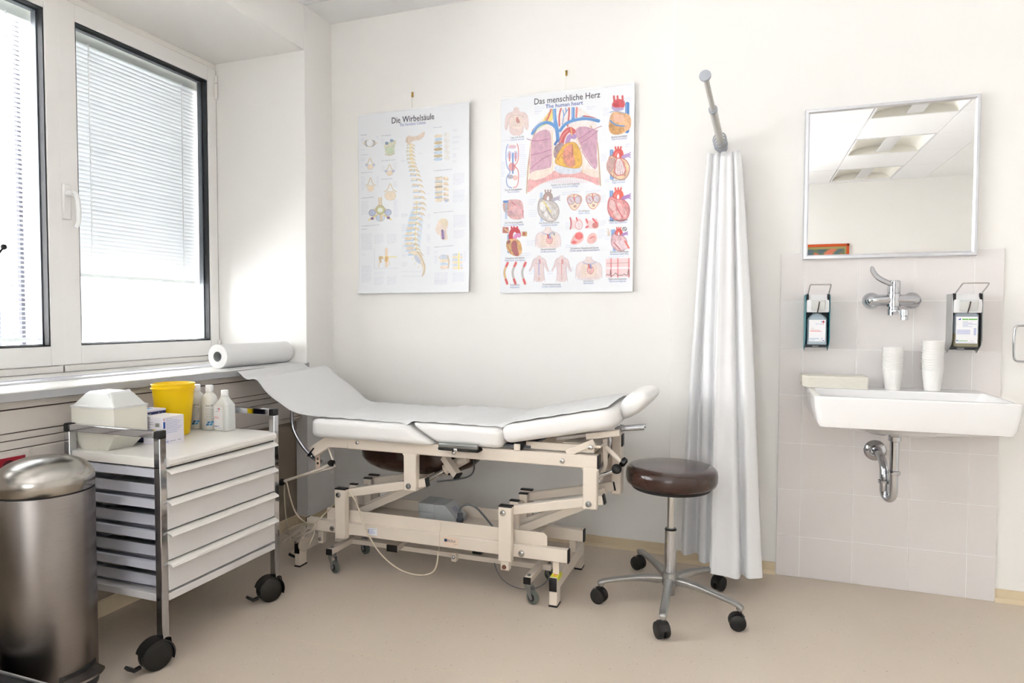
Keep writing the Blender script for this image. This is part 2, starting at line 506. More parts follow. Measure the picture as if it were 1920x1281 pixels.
# ------------------------------------------------------------------ windows
def sash(y0, y1, idx, handle_side=None):
    """casement between y0 < y1; sash face at XW"""
    z0, z1 = 0.917, 2.505
    gy0, gy1, gz0, gz1 = y0+0.083, y1-0.062, 1.0, 2.43
    m = MB('upvc_frame')
    xo = XW-0.006
    # fixed outer frame
    m.box(XW-0.075, xo, y0, y1, ZS, z0-0.002); m.box(XW-0.075, xo, y0, y1, z1+0.002, ZL)
    m.box(XW-0.075, xo-0.004, y0, y0+0.02, ZS, ZL); m.box(XW-0.075, xo-0.004, y1-0.02, y1, ZS, ZL)
    m.mat('dark_gap').box(XW-0.02, XW-0.003, y1-0.0025, y1+0.002, 0.917, 2.505)
    root = m.build('window_%d' % idx, bevel=0.002, seg=1, kind='structure')
    f = MB('upvc')
    a, bq = y0+0.003, y1-0.003
    f.box(XW-0.07, XW, a, gy0, z0, z1); f.box(XW-0.07, XW, gy1, bq, z0, z1)
    f.box(XW-0.07, XW, gy0, gy1, z0, gz0); f.box(XW-0.07, XW, gy0, gy1, gz1, z1)
    f.build('window_sash', root, bevel=0.003)
    g = MB('gasket')
    q = 0.006
    for (ya, yb, za, zb) in ((gy0, gy0+q, gz0, gz1), (gy1-q, gy1, gz0, gz1), (gy0, gy1, gz0, gz0+q), (gy0, gy1, gz1-q, gz1)):
        g.box(XW-0.034, XW-0.006, ya, yb, za, zb)
    g.mat('spacer'); q = 0.010
    for (ya, yb, za, zb) in ((gy0, gy0+q, gz0, gz1), (gy1-q, gy1, gz0, gz1), (gy0, gy1, gz0, gz0+q), (gy0, gy1, gz1-q, gz1)):
        g.box(XW-0.068, XW-0.040, ya, yb, za, zb)
    g.build('glazing_gasket', root)
    p = MB('pane_glass').box(XW-0.040, XW-0.036, gy0, gy1, gz0, gz1)
    p.build('pane', root, flat=True)
    return root, (gy0, gy1, gz0, gz1)
Y1 = YR
sashes = []
for k in range(6):
    ya, yb = YR-0.9*(k+1)+0.01*k, YR-0.9*k+0.01*k
    if k == 5: ya = YE
    sashes.append(sash(ya, yb, k+1))
w1, g1 = sashes[0]
# handle of the near casement
h = MB('upvc'); yh, zh = g1[0]-0.060, 1.63
h.box(XW, XW+0.012, yh-0.017, yh+0.017, zh-0.075, zh+0.075); h.build('handle_plate', w1, bevel=0.003)
h = MB('cap_white')
h.cyl((XW+0.01, yh+0.002, zh+0.035), (XW+0.045, yh+0.002, zh+0.035), 0.013)
h.tube([(XW+0.045, yh, zh+0.04), (XW+0.052, yh+0.012, zh+0.03), (XW+0.055, yh+0.018, zh-0.02), (XW+0.055, yh+0.018, zh-0.09), (XW+0.048, yh+0.008, zh-0.115)], [0.012, 0.012, 0.011, 0.010, 0.010, 0.010, 0.009, 0.009, 0.008, 0.008], 10, smooth=1)
h.build('handle_lever', w1)
# hinges of the near casement
for za, zb in ((2.34, 2.47), (0.93, 1.0)):
    h = MB('upvc_frame').cyl((XW+0.008, YR-0.012, za), (XW+0.008, YR-0.012, zb), 0.008, n=16)
    h.mat('chrome_soft').cyl((XW+0.008, YR-0.012, zb-0.045), (XW+0.008, YR-0.012, zb-0.043), 0.0088, n=16)
    h.build('hinge', w1)
h = MB('upvc_frame')
for zz in (2.36, 1.95, 1.58, 1.45, 1.30):
    h.cyl((XW-0.002, g1[1]+0.03, zz), (XW+0.002, g1[1]+0.03, zz), 0.006, n=12)
h.build('screw_cover', w1)

def blind(name, label, g, zb, tilt, root=None, cord=True):
    y0, y1, z0, z1 = g; y0 += 0.002; y1 += 0.028
    X = XW-0.095
    t = thing(name, label, 'blind', (X, (y0+y1)/2, zb))
    r = MB('blind_rail').box(X-0.014, X+0.014, y0, y1, z1-0.050, z1+0.012); r.build('head_rail', t, bevel=0.002)
    s = MB('blind')
    n = int((z1-0.050-zb-0.02)/0.0195); dz = (z1-0.05-zb-0.02)/n
    ca, sa = math.cos(tilt), math.sin(tilt); hw = 0.0130
    for i in range(n):
        z = zb+0.022+dz*(i+0.5)
        def fn(u, v, z=z):
            q = (u-0.5)*2*hw; cr = 0.0022*(1-(2*u-1)**2)
            return (X+q*ca-cr*sa, y0+(y1-y0)*v, z+q*sa+cr*ca)
        s.grid(fn, 5, 2)
    s.build('slats', t)
    b = MB('blind_rail').box(X-0.011, X+0.011, y0, y1, zb, zb+0.018); b.build('bottom_rail', t, bevel=0.003)
    if cord:
        for yy in (y0+0.12, y1-0.13):
            k = MB('cap_white')
            for sx in (-0.0135, 0.0135): k.cyl((X+sx, yy, zb+0.01), (X+sx, yy, z1-0.04), 0.0011, n=6)
            for i in range(n):
                z = zb+0.03+dz*(i+0.5); k.box(X+0.0125, X+0.015, yy-0.003, yy+0.003, z-0.006, z+0.006)
            k.build('ladder_cord', t)
        k = MB('cap_white')
        k.cyl((X+0.016, y1-0.02, zb+0.02), (X+0.016, y1-0.02, z1-0.04), 0.0015, n=6)
        for i in range(0, n*2): k.ball((X+0.016, y1-0.02, zb+0.03+i*dz/2), 0.0028, 8)
        k.build('bead_chain', t)
    return t
blind('venetian_blind', 'closed white venetian blind lowered over the upper two thirds of the right window', g1, 1.312, math.radians(84))
blind('venetian_blind', 'open-slatted white venetian blind behind the left window at the photo edge', sashes[1][1], 1.02, math.radians(8))
# outer casement seen behind the panes
def outer(name, g, label):
    y0, y1, z0, z1 = g
    X = XW-0.15
    t = thing(name, label, 'window frame', (X, (y0+y1)/2, z0))
    m = MB('outer_frame')
    m.box(X-0.03, X, y0+0.10, y0+0.128, z0+0.02, z1); m.box(X-0.03, X, y1-0.09, y1-0.062, z0+0.02, z1)
    m.build('stile', t)
    m = MB('outer_frame').box(X-0.03, X, y0+0.128, y1-0.09, z0+0.02, z0+0.035)
    m.build('bottom_rail', t)
    return t
outer('outer_casement', g1, 'slim grey outer casement seen through the clear lower part of the right window')
gq = sashes[1][1]
mat('rail_dark', rgb(44, 46, 58), 0.6)
ot = MB('rail_dark').box(XW-0.17, XW-0.15, gq[1]-0.020, gq[1]-0.004, 1.0, 2.5)
ot.build('outer_guide_rail', origin=(XW-0.16, gq[1]-0.01, 1.0), label='dark grey upright rail behind the slats of the left window blind', cat='rail')
# dark ball-ended stay in front of the left pane
kb = thing('window_stay', 'thin black rod with a ball end in front of the left window', 'rod', (-0.45, -1.60, 1.33))
MB('black_plastic').ball((-0.45, -1.463, 1.393), 0.011, 14).build('ball_end', kb)
MB('black_plastic').tube([(-0.45, -1.463, 1.393), (-0.45, -1.485, 1.36), (-0.47, -1.56, 1.30), (-0.50, -1.62, 1.27)], 0.004, 8).build('rod', kb)
# house across the street
hs = thing('house_across', 'pale house front across the street, seen faintly through the left window blind', 'building', (-12, 2, -5))
m = MB('facade').box(-14, -12, -22, 26, -5, 9); m.build('facade_wall', hs)
for i in range(5):
    for j in range(4):
        yy = -12.3+i*4.2; zz = -3.2+j*3.1
        m = MB('facade_window').box(-12.02, -11.98, yy, yy+1.3, zz, zz+1.7)
        m.mat('facade').box(-12.02, -11.95, yy+0.62, yy+0.68, zz, zz+1.7)
        m.build('window', hs)
MB('ground_out').box(-12, 14, -26, 26, -3.3, -3.2).build('street', kind='structure')

# ------------------------------------------------------------------ ceiling lamps
names = ['recessed ceiling lamp with beige reflector, nearest of three in the wall mirror', 'recessed ceiling lamp with beige reflector, middle of three in the wall mirror', 'recessed ceiling lamp with beige reflector, farthest of three in the wall mirror']
for (x0, x1, y0, y1), lb in zip(lamps, names):
    t = thing('ceiling_lamp', lb, 'lamp', ((x0+x1)/2, (y0+y1)/2, H), group='recessed ceiling lamps')
    xm = (x0+x1)/2
    m = MB('grid_white')
    m.box(x0+0.003, x1-0.003, y0+0.003, y0+0.02, H-0.002, H+0.01); m.box(x0+0.003, x1-0.003, y1-0.02, y1-0.003, H-0.002, H+0.01)
    m.box(x0+0.003, x0+0.02, y0, y1, H-0.002, H+0.01); m.box(x1-0.02, x1-0.003, y0, y1, H-0.002, H+0.01)
    m.build('lamp_frame', t)
    m = MB('lamp_reflector')
    def fn(u, v):
        x = x0+0.02+(x1-x0-0.04)*u; k = abs(2*u-1)
        return (x, y0+0.02+(y1-y0-0.04)*v, H+0.003+0.075*math.sqrt(max(0, 1-k**2.5)))
    m.grid(fn, 25, 2)
    for yy in (y0+0.02, y1-0.022): m.box(x0+0.01, x1-0.01, yy, yy+0.002, H, H+0.085)
    m.build('reflector', t)
    m = MB('lamp_louvre')
    m.box(xm-0.06, xm+0.06, y0+0.02, y1-0.02, H+0.012, H+0.016)
    m.build('louvre', t)

#==POSTERS==
def homog(src, dst):
    A = []; B = []
    for (x, y), (u, v) in zip(src, dst):
        A.append([x, y, 1, 0, 0, 0, -u*x, -u*y]); B.append(u)
        A.append([0, 0, 0, x, y, 1, -v*x, -v*y]); B.append(v)
    h = np.linalg.solve(np.array(A, float), np.array(B, float))
    return np.append(h, 1).reshape(3, 3)
rng = np.random.RandomState(3)
class Art:
    """a printed picture, painted into a fine colour grid"""
    def __init__(s, src, w=340, h=490, bgc=(240, 242, 246)):
        s.w, s.h = w*2, h*2
        s.H = homog(src, [(0, 0), (s.w, 0), (0, s.h), (s.w, s.h)])
        s.img = np.ones((s.h, s.w, 3))*np.array(bgc)/255
        def nz(k):
            a = rng.rand(k, k); ys = np.linspace(0, k-1.001, s.h); xs = np.linspace(0, k-1.001, s.w)
            yi = ys.astype(int); xi = xs.astype(int); fy = (ys-yi)[:, None]; fx = (xs-xi)[None, :]
            return a[yi][:, xi]*(1-fy)*(1-fx)+a[yi+1][:, xi]*fy*(1-fx)+a[yi][:, xi+1]*(1-fy)*fx+a[yi+1][:, xi+1]*fy*fx
        s.n = (nz(60)+nz(140)*0.8+nz(300)*0.6)/2.4-0.5
    def T(s, p):
        q = s.H @ np.array([p[0], p[1], 1.0]); return q[:2]/q[2]
    def pts(s, P, sm, closed=True):
        P = [s.T(p) for p in P]
        for _ in range(sm):
            Q = []; m = len(P)
            for i in range(m if closed else m-1):
                a, b = P[i], P[(i+1) % m]; Q += [a*.75+b*.25, a*.25+b*.75]
            if not closed: Q = [P[0]]+Q+[P[-1]]
            P = Q
        return np.array(P)
    def blend(s, mask, y0, y1, x0, x1, col, a, tex):
        c = np.array(col)/255.0
        reg = s.img[y0:y1, x0:x1]
        cc = np.ones_like(reg)*c
        if tex: cc = np.clip(cc*(1+0.6*tex*s.n[y0:y1, x0:x1, None]*2), 0, 1)
        m = (mask*a)[..., None]
        s.img[y0:y1, x0:x1] = reg*(1-m)+cc*m
    def bb(s, P, pad=0):
        x0 = int(max(0, P[:, 0].min()-pad)); x1 = int(min(s.w, P[:, 0].max()+pad+2))
        y0 = int(max(0, P[:, 1].min()-pad)); y1 = int(min(s.h, P[:, 1].max()+pad+2))
        return x0, x1, y0, y1
    def poly(s, P, col, a=1.0, sm=2, tex=0.15):
        P = s.pts(P, sm); x0, x1, y0, y1 = s.bb(P)
        if x1 <= x0 or y1 <= y0: return
        X, Y = np.meshgrid(np.arange(x0, x1)+.5, np.arange(y0, y1)+.5)
        ins = np.zeros(X.shape, bool)
        for i in range(len(P)):
            (ax, ay), (bx, by) = P[i], P[i-1]
            if ay == by: continue
            c = (ay > Y) != (by > Y)
            ins ^= c & (X < (bx-ax)*(Y-ay)/(by-ay)+ax)
        s.blend(ins.astype(float), y0, y1, x0, x1, col, a, tex)
    def line(s, P, wd, col, a=1.0, sm=2, closed=False, tex=0.0):
        """stroke, width in crop pixels"""
        k = s.w/750.0; P = s.pts(P, sm, closed)
        if closed: P = np.vstack([P, P[:1]])
        r = max(wd*k/2, 0.7); x0, x1, y0, y1 = s.bb(P, r+1)
        if x1 <= x0 or y1 <= y0: return
        X, Y = np.meshgrid(np.arange(x0, x1)+.5, np.arange(y0, y1)+.5)
        D = np.full(X.shape, 1e9)
        for i in range(len(P)-1):
            a0, b0 = P[i], P[i+1]; d = b0-a0; L = max(d@d, 1e-9)
            t = np.clip(((X-a0[0])*d[0]+(Y-a0[1])*d[1])/L, 0, 1)
            D = np.minimum(D, np.hypot(X-a0[0]-t*d[0], Y-a0[1]-t*d[1]))
        s.blend(np.clip(r+0.5-D, 0, 1), y0, y1, x0, x1, col, a, tex)
    def ell(s, cx, cy, rx, ry, col, a=1.0, rot=0, tex=0.15, edge=None, ew=3):
        P = []
        for i in range(24):
            t = 2*PI*i/24; x, y = rx*math.cos(t), ry*math.sin(t)
            P.append((cx+x*math.cos(rot)-y*math.sin(rot), cy+x*math.sin(rot)+y*math.cos(rot)))
        s.poly(P, col, a, 1, tex)
        if edge: s.line(P, ew, edge, a, 1, True)
    def para(s, x, y, wd, n, lh=9, col=(165, 172, 205), a=0.55, slope=-0.06):
        """a block of very small print"""
        for i in range(n):
            x2 = x; end = x+wd*(0.55+0.45*rng.rand()) if i == n-1 else x+wd*(0.9+0.1*rng.rand())
            while x2 < end:
                l = min(6+rng.rand()*16, end-x2)
                yy = y+i*lh
                s.line([(x2, yy+slope*(x2-x)), (x2+l, yy+slope*(x2+l-x))], 3.2, col, a*(0.6+0.4*rng.rand()), 0)
                x2 += l+4
    def finish(s, wash=0.12):
        a = s.img.reshape(s.h//2, 2, s.w//2, 2, 3).mean((1, 3))
        a = np.clip(a, 0, 1); g = a.mean(2, keepdims=True); a = a*0.86+g*0.14; a = a*(1-wash)+wash*np.array((240, 242, 246))/255
        return np.where(a <= 0.04045, a/12.92, ((a+0.055)/1.055)**2.4)

# ---- the heart chart
A = Art([(60, 170), (808, 85), (55, 1250), (797, 1245)])
def heart_small(A, cx, cy, s, body=(222, 170, 165), line=(150, 60, 70), aorta=(228, 70, 55), vein=(80, 130, 205), pulm=(170, 120, 190), chamber=None):
    def q(L): return [(cx+x*s, cy+y*s) for x, y in L]
    A.poly(q([(-46, -90), (-26, -90), (-24, 80), (-44, 80)]), vein, 0.95, 0)
    A.line(q([(-36, -90), (-36, 78)]), 5*s, (150, 185, 230), 0.8, 0)
    A.line(q([(-14, -20), (-20, -60), (-6, -82), (14, -82), (22, -60), (16, -20)]), 24*s, aorta)
    A.line(q([(-14, -20), (-18, -60), (-4, -78), (12, -78)]), 5*s, (245, 150, 130), 0.8)
    for dx in (-14, 2, 18): A.line(q([(dx*.7, -80), (dx, -104)]), 9*s, aorta, 1, 0)
    A.line(q([(14, -10), (26, -46), (60, -58)]), 20*s, pulm)
    for dy in (-72, -58, -44): A.line(q([(50, -54), (72, dy)]), 6*s, pulm, 0.9, 0)
    A.poly(q([(-56, -30), (-40, -62), (-8, -40), (24, -44), (58, -20), (70, 24), (52, 72), (14, 84), (-30, 66), (-58, 28)]), body, 1, 2, 0.5)
    A.line(q([(-56, -30), (-40, -62), (-8, -40), (24, -44), (58, -20), (70, 24), (52, 72), (14, 84), (-30, 66), (-58, 28)]), 4*s, line, 0.9, 2, True)
    if chamber:
        A.ell(cx-30*s, cy-8*s, 20*s, 34*s, chamber, 0.95, -0.3, 0.4, line, 2.5)
        A.poly(q([(-8, -20), (6, -26), (52, 30), (44, 60), (20, 52)]), chamber, 0.95, 1, 0.4)
        A.poly(q([(-30, 40), (-10, 10), (24, 66), (0, 68)]), chamber, 0.9, 1, 0.4)
        for k in range(4): A.line(q([(-4+k*9, -6), (22+k*7, 56-k*4)]), 3*s, line, 0.7, 0)
        A.line(q([(-12, -4), (8, 30), (28, 58)]), 7*s, line, 0.45)
    else:
        for P in ([(-40, -40), (-20, 10), (-24, 60)], [(10, -36), (20, 10), (40, 60)], [(-20, 10), (10, 20), (30, 0)]): A.line(q(P), 3*s, line, 0.7)
def torso(A, cx, cy, s, hh=1.0):
    def q(L): return [(cx+x*s, cy+y*s) for x, y in L]
    A.poly(q([(-12, -64), (12, -64), (14, -46), (46, -34), (64, -20), (66, 60*hh), (36, 74*hh), (-36, 74*hh), (-66, 60*hh), (-64, -20), (-46, -34), (-14, -46)]), (232, 208, 204), 0.85, 2, 0.15)
    A.poly(q([(-38, -26), (38, -26), (44, 44*hh), (0, 62*hh), (-44, 44*hh)]), (238, 216, 200), 0.9, 2)
    for k in range(6):
        for sg in (-1, 1): A.line(q([(sg*6, -22+k*11), (sg*26, -26+k*12), (sg*38, -12+k*12)]), 2.4, (215, 180, 160), 0.8)
    A.line(q([(-66, 60*hh), (-64, -20), (-46, -34), (-14, -46), (-12, -64)]), 2.4, (190, 160, 165), 0.7)
    A.line(q([(66, 60*hh), (64, -20), (46, -34), (14, -46), (12, -64)]), 2.4, (190, 160, 165), 0.7)
# central chest picture
A.poly([(200, 700), (205, 560), (222, 420), (235, 340), (270, 300), (345, 225), (480, 205), (560, 260), (598, 300), (600, 420), (612, 540), (615, 655), (520, 612), (420, 600), (300, 630)], (248, 232, 226), 1, 1)
A.poly([(200, 700), (206, 600), (330, 595), (360, 560), (520, 560), (540, 580), (612, 600), (615, 660), (540, 618), (430, 600), (330, 620), (260, 650)], (233, 160, 160), 0.95, 1, 0.3)
for k in range(40):
    x = 210+k*10; A.line([(x, 640-abs(k-22)*0.5), (x-2, 598+(abs(k-20)**1.2)*0.3)], 2.2, (215, 110, 115), 0.5, 0)
A.line([(203, 690), (212, 520), (238, 385), (262, 330), (330, 300)], 9, (205, 215, 175)); A.line([(203, 690), (212, 520), (238, 385), (262, 330)], 3, (205, 80, 85), 0.9)
A.line([(614, 650), (606, 520), (598, 400), (560, 320)], 9, (205, 215, 175)); A.line([(614, 650), (606, 520), (598, 400), (560, 320)], 3, (205, 80, 85), 0.9)
A.poly([(285, 300), (340, 225), (362, 215), (345, 300), (300, 318)], (240, 205, 95), 0.9, 1, 0.3)
for P, w_, c_ in (([(340, 225), (325, 275), (305, 300)], 9, (220, 90, 90)), ([(398, 215), (384, 260), (386, 318)], 8, (205, 70, 75)), ([(440, 210), (440, 260), (432, 320)], 8, (205, 70, 75)), ([(484, 205), (480, 270)], 10, (226, 120, 110))):
    A.line(P, w_, c_)
A.poly([(225, 400), (262, 350), (318, 335), (342, 360), (346, 560), (300, 575), (222, 615), (214, 520)], (208, 156, 176), 1, 2, 0.22)
A.poly([(478, 330), (520, 318), (590, 340), (600, 350), (592, 470), (600, 545), (585, 560), (540, 500), (500, 430), (474, 370)], (204, 150, 174), 1, 2, 0.22)
for P in ([(205, 390), (250, 405), (330, 390)], [(225, 480), (280, 470), (340, 450)], [(222, 560), (290, 500), (340, 480)]): A.line(P, 4, (165, 90, 125), 0.8)
for P in ([(620, 320), (560, 345), (490, 395)], [(495, 420), (560, 380), (600, 345)], [(500, 440), (560, 540), (588, 558)]): A.line(P, 4, (165, 90, 125), 0.8)
A.poly([(215, 625), (225, 570), (300, 560), (345, 545), (342, 580), (300, 610)], (243, 222, 205), 1, 2)
A.poly([(520, 555), (600, 560), (606, 612), (560, 600), (515, 580)], (243, 222, 205), 1, 2)
A.line([(226, 405), (225, 500), (215, 600)], 4, (236, 225, 180)); A.line([(345, 350), (350, 460), (346, 570)], 5, (236, 210, 170))
A.line([(478, 370), (512, 450), (516, 580)], 5, (236, 210, 170))
A.poly([(356, 535), (420, 548), (508, 545), (512, 578), (430, 590), (362, 578)], (214, 220, 232), 1, 2)
# heart proper
A.line([(392, 440), (405, 370), (440, 335), (462, 350)], 30, (212, 78, 82)); A.line([(385, 425), (402, 372), (432, 345)], 6, (240, 150, 140), 0.8)
A.line([(430, 410), (440, 375), (470, 378)], 26, (172, 130, 190))
A.poly([(352, 480), (358, 430), (395, 408), (415, 420), (385, 470), (362, 505)], (160, 130, 135), 1, 2, 0.5)
A.poly([(358, 515), (378, 470), (415, 415), (470, 405), (498, 440), (514, 520), (500, 555), (440, 552), (372, 535)], (240, 178, 60), 1, 2, 0.35)
A.poly([(412, 440), (455, 412), (462, 470), (480, 545), (430, 548), (400, 500)], (222, 130, 115), 0.9, 2, 0.4)
A.line([(456, 420), (462, 460), (455, 490)], 3.5, (170, 60, 60)); A.line([(378, 505), (400, 470)], 3, (170, 60, 60))
A.line([(358, 515), (378, 470), (415, 415), (470, 405), (498, 440), (514, 520), (500, 555), (440, 552), (372, 535)], 3, (190, 120, 60), 0.9, 2, True)
# veins and arteries
A.line([(300, 305), (262, 318), (238, 345)], 10, (214, 70, 80)); A.line([(520, 265), (570, 272), (606, 290)], 9, (214, 70, 80))
A.line([(236, 360), (262, 318), (310, 295), (352, 310), (378, 345)], 17, (78, 140, 212)); A.line([(240, 345), (268, 310), (312, 290)], 4, (160, 200, 240), 0.8)
A.line([(604, 292), (540, 275), (470, 285), (420, 305), (390, 345)], 17, (78, 140, 212)); A.line([(590, 280), (530, 268), (470, 278)], 4, (160, 200, 240), 0.8)
A.line([(358, 218), (360, 280), (372, 330), (378, 400)], 20, (78, 140, 212)); A.line([(462, 210), (462, 278)], 18, (78, 140, 212))
A.line([(355, 222), (357, 290)], 5, (160, 200, 240), 0.8, 0); A.line([(458, 214), (458, 270)], 5, (160, 200, 240), 0.8, 0)
A.line([(375, 400), (362, 420)], 14, (60, 100, 180))
for P in ([(405, 230), (412, 262), (402, 310)], [(432, 228), (412, 262)], [(420, 215), (424, 240)]): A.line(P, 5, (88, 148, 214))
A.line([(450, 330), (456, 372)], 5, (236, 190, 90)); A.line([(520, 262), (496, 285)], 4, (78, 140, 212))
A.poly([(190, 120), (640, 100), (640, 206), (440, 216), (190, 236)], (240, 242, 246), 1, 0, 0)
# satellites
A.poly([(134, 214), (160, 214), (162, 238), (200, 244), (214, 268), (216, 340), (196, 340), (190, 300), (184, 372), (108, 370), (104, 300), (98, 342), (80, 340), (84, 268), (98, 246), (130, 238)], (226, 200, 195), 0.95, 1)
A.poly([(108, 262), (190, 262), (192, 320), (150, 340), (106, 320)], (238, 218, 205), 0.9, 2)
for k in range(6):
    A.line([(146, 262+k*11), (124, 258+k*12), (108, 270+k*12)], 2.2, (200, 160, 145), 0.7); A.line([(152, 262+k*11), (174, 258+k*12), (190, 270+k*12)], 2.2, (200, 160, 145), 0.7)
A.poly([(142, 285), (150, 262), (162, 285), (168, 300), (150, 304)], (200, 120, 110), 0.9, 1)
A.line([(100, 420), (88, 440), (88, 540), (116, 575), (96, 590), (88, 620), (96, 655), (120, 662)], 4, (90, 130, 205)); A.line([(150, 418), (158, 440), (158, 515), (130, 545)], 4, (222, 80, 80)); A.line([(128, 535), (158, 560), (158, 620), (150, 655), (130, 660)], 4, (222, 80, 80))
A.line([(126, 470), (126, 580)], 8, (80, 130, 205), 1, 0)
for x in (108, 142): A.ell(x, 480, 13, 24, (190, 190, 222), 0.8); A.line([(x, 470), (x, 512)], 7, (226, 90, 90), 0.8, 0)
A.ell(122, 545, 20, 24, (212, 90, 90), 0.6); A.ell(120, 438, 26, 8, (205, 205, 230), 0.9); A.ell(112, 600, 16, 12, (150, 140, 160), 0.8); A.ell(140, 606, 14, 14, (232, 170, 165), 0.8)
A.ell(124, 432, 22, 9, (226, 150, 160), 0.6)
# top right heart from behind
A.line([(765, 200), (764, 350)], 22, (58, 120, 200), 1, 0); A.line([(760, 200), (759, 350)], 5, (140, 185, 235), 0.8, 0)
A.poly([(672, 250), (700, 240), (740, 245), (786, 262), (788, 330), (762, 352), (720, 372), (668, 362), (658, 320)], (226, 165, 112), 1, 2, 0.45)
A.poly([(660, 300), (700, 320), (752, 322), (740, 368), (668, 370)], (206, 142, 70), 0.9, 2, 0.5)
A.poly([(684, 255), (748, 258), (750, 300), (690, 300)], (240, 180, 150), 0.9, 2)
A.line([(668, 290), (700, 318), (748, 322)], 7, (80, 130, 205))
A.poly([(688, 180), (712, 170), (748, 176), (754, 205), (742, 226), (690, 226), (676, 208)], (218, 62, 70), 1, 2, 0.4)
for x in (692, 712, 740): A.line([(x, 182), (x-2, 156)], 10, (218, 62, 70), 1, 0)
A.ell(702, 206, 16, 9, (200, 40, 50)); A.poly([(676, 208), (700, 220), (740, 216), (752, 232), (700, 240), (676, 226)], (172, 150, 200), 0.95, 2)
A.line([(668, 244), (700, 236), (748, 250)], 5, (150, 165, 200))
heart_small(A, 712, 540, 0.98, (232, 190, 150), (175, 75, 60), (226, 66, 60), (90, 140, 205), (176, 140, 200))
A.poly([(650, 510), (690, 488), (706, 520), (668, 590), (646, 560)], (196, 150, 142), 1, 2, 0.4)
A.poly([(700, 500), (735, 500), (764, 588), (690, 600)], (240, 222, 222), 1, 1, 0.3); A.line([(700, 500), (735, 500), (764, 588), (690, 600)], 5, (214, 90, 90), 1, 1, True)
for k in range(5): A.line([(704+k*8, 515), (698+k*14, 592)], 2.2, (175, 95, 100), 0.8, 0)
heart_small(A, 712, 770, 1.0, (228, 140, 138), (196, 66, 76), (230, 76, 60), (80, 132, 205), (165, 110, 190), (236, 190, 188))
heart_small(A, 320, 775, 0.95, (206, 196, 192), (140, 125, 122), (160, 138, 132), (205, 218, 234), (176, 168, 190), (226, 222, 220))
A.line([(296, 740), (312, 760), (340, 800)], 5, (240, 214, 70), 0.9)
A.poly([(76, 742), (100, 728), (150, 725), (180, 735), (188, 800), (178, 840), (120, 838), (96, 815), (74, 790)], (214, 160, 160), 1, 2, 0.4)
A.poly([(68, 740), (96, 730), (104, 780), (94, 806), (72, 790)], (196, 150, 138), 1, 2, 0.3); A.line([(88, 738), (88, 830)], 12, (150, 190, 225), 0.7, 0)
A.line([(76, 738), (96, 738)], 12, (70, 120, 200), 1, 0); A.line([(120, 742), (150, 765), (178, 770), (184, 830)], 4, (190, 70, 90)); A.line([(100, 795), (140, 800), (160, 770)], 3, (150, 90, 150)); A.ell(150, 785, 30, 28, (232, 178, 182), 0.7)
# valves and action
for cx_, cy_ in ((468, 740), (572, 735)):
    A.poly([(cx_-46, cy_-22), (cx_-10, cy_-42), (cx_+34, cy_-36), (cx_+46, cy_-8), (cx_+20, cy_+34), (cx_+4, cy_+50), (cx_-20, cy_+38)], (245, 226, 196), 1, 2)
    A.line([(cx_-46, cy_-22), (cx_-10, cy_-42), (cx_+34, cy_-36), (cx_+46, cy_-8), (cx_+20, cy_+34), (cx_+4, cy_+50), (cx_-20, cy_+38)], 4, (205, 110, 90), 0.8, 2, True)
    A.ell(cx_-18, cy_-6, 19, 22, (214, 200, 210), 1, 0, 0.3, (170, 110, 120)); A.ell(cx_+20, cy_-10, 17, 22, (214, 200, 210), 1, 0, 0.3, (170, 110, 120))
    A.line([(cx_-22, cy_-12), (cx_-14, cy_)], 7, (190, 110, 105), 0.7); A.line([(cx_-2, cy_-36), (cx_, cy_-10)], 6, (205, 80, 80), 0.9, 0); A.ell(cx_+4, cy_+26, 9, 8, (190, 140, 135))
A.poly([(446, 830), (470, 848), (500, 826), (518, 866), (508, 895), (470, 890), (446, 892)], (240, 210, 210), 1, 1); A.line([(446, 830), (452, 860), (446, 892)], 8, (200, 90, 100)); A.line([(480, 830), (496, 880)], 7, (232, 70, 80)); A.ell(494, 870, 20, 26, (236, 218, 222), 0.9, 0, 0.2, (214, 120, 125))
A.poly([(530, 832), (560, 850), (590, 830), (606, 860), (600, 892), (560, 890), (534, 890)], (236, 200, 200), 1, 1); A.poly([(566, 862), (600, 850), (604, 885), (572, 890)], (214, 110, 105), 1, 1); A.line([(534, 838), (542, 858)], 8, (232, 70, 80)); A.line([(572, 836), (592, 858)], 8, (232, 70, 80)); A.line([(534, 884), (544, 878)], 9, (232, 70, 80))
A.poly([(446, 965), (470, 915), (505, 902), (524, 930), (515, 962), (480, 980), (450, 978)], (244, 176, 172), 1, 2); A.ell(494, 932, 22, 20, (238, 92, 92), 1, 0, 0.4); A.poly([(450, 970), (464, 955), (486, 966), (470, 976)], (238, 92, 92), 1, 0)
A.poly([(534, 962), (548, 922), (580, 910), (598, 935), (588, 968), (556, 978)], (244, 182, 176), 1, 2); A.line([(556, 945), (572, 935), (582, 940)], 5, (226, 90, 90))
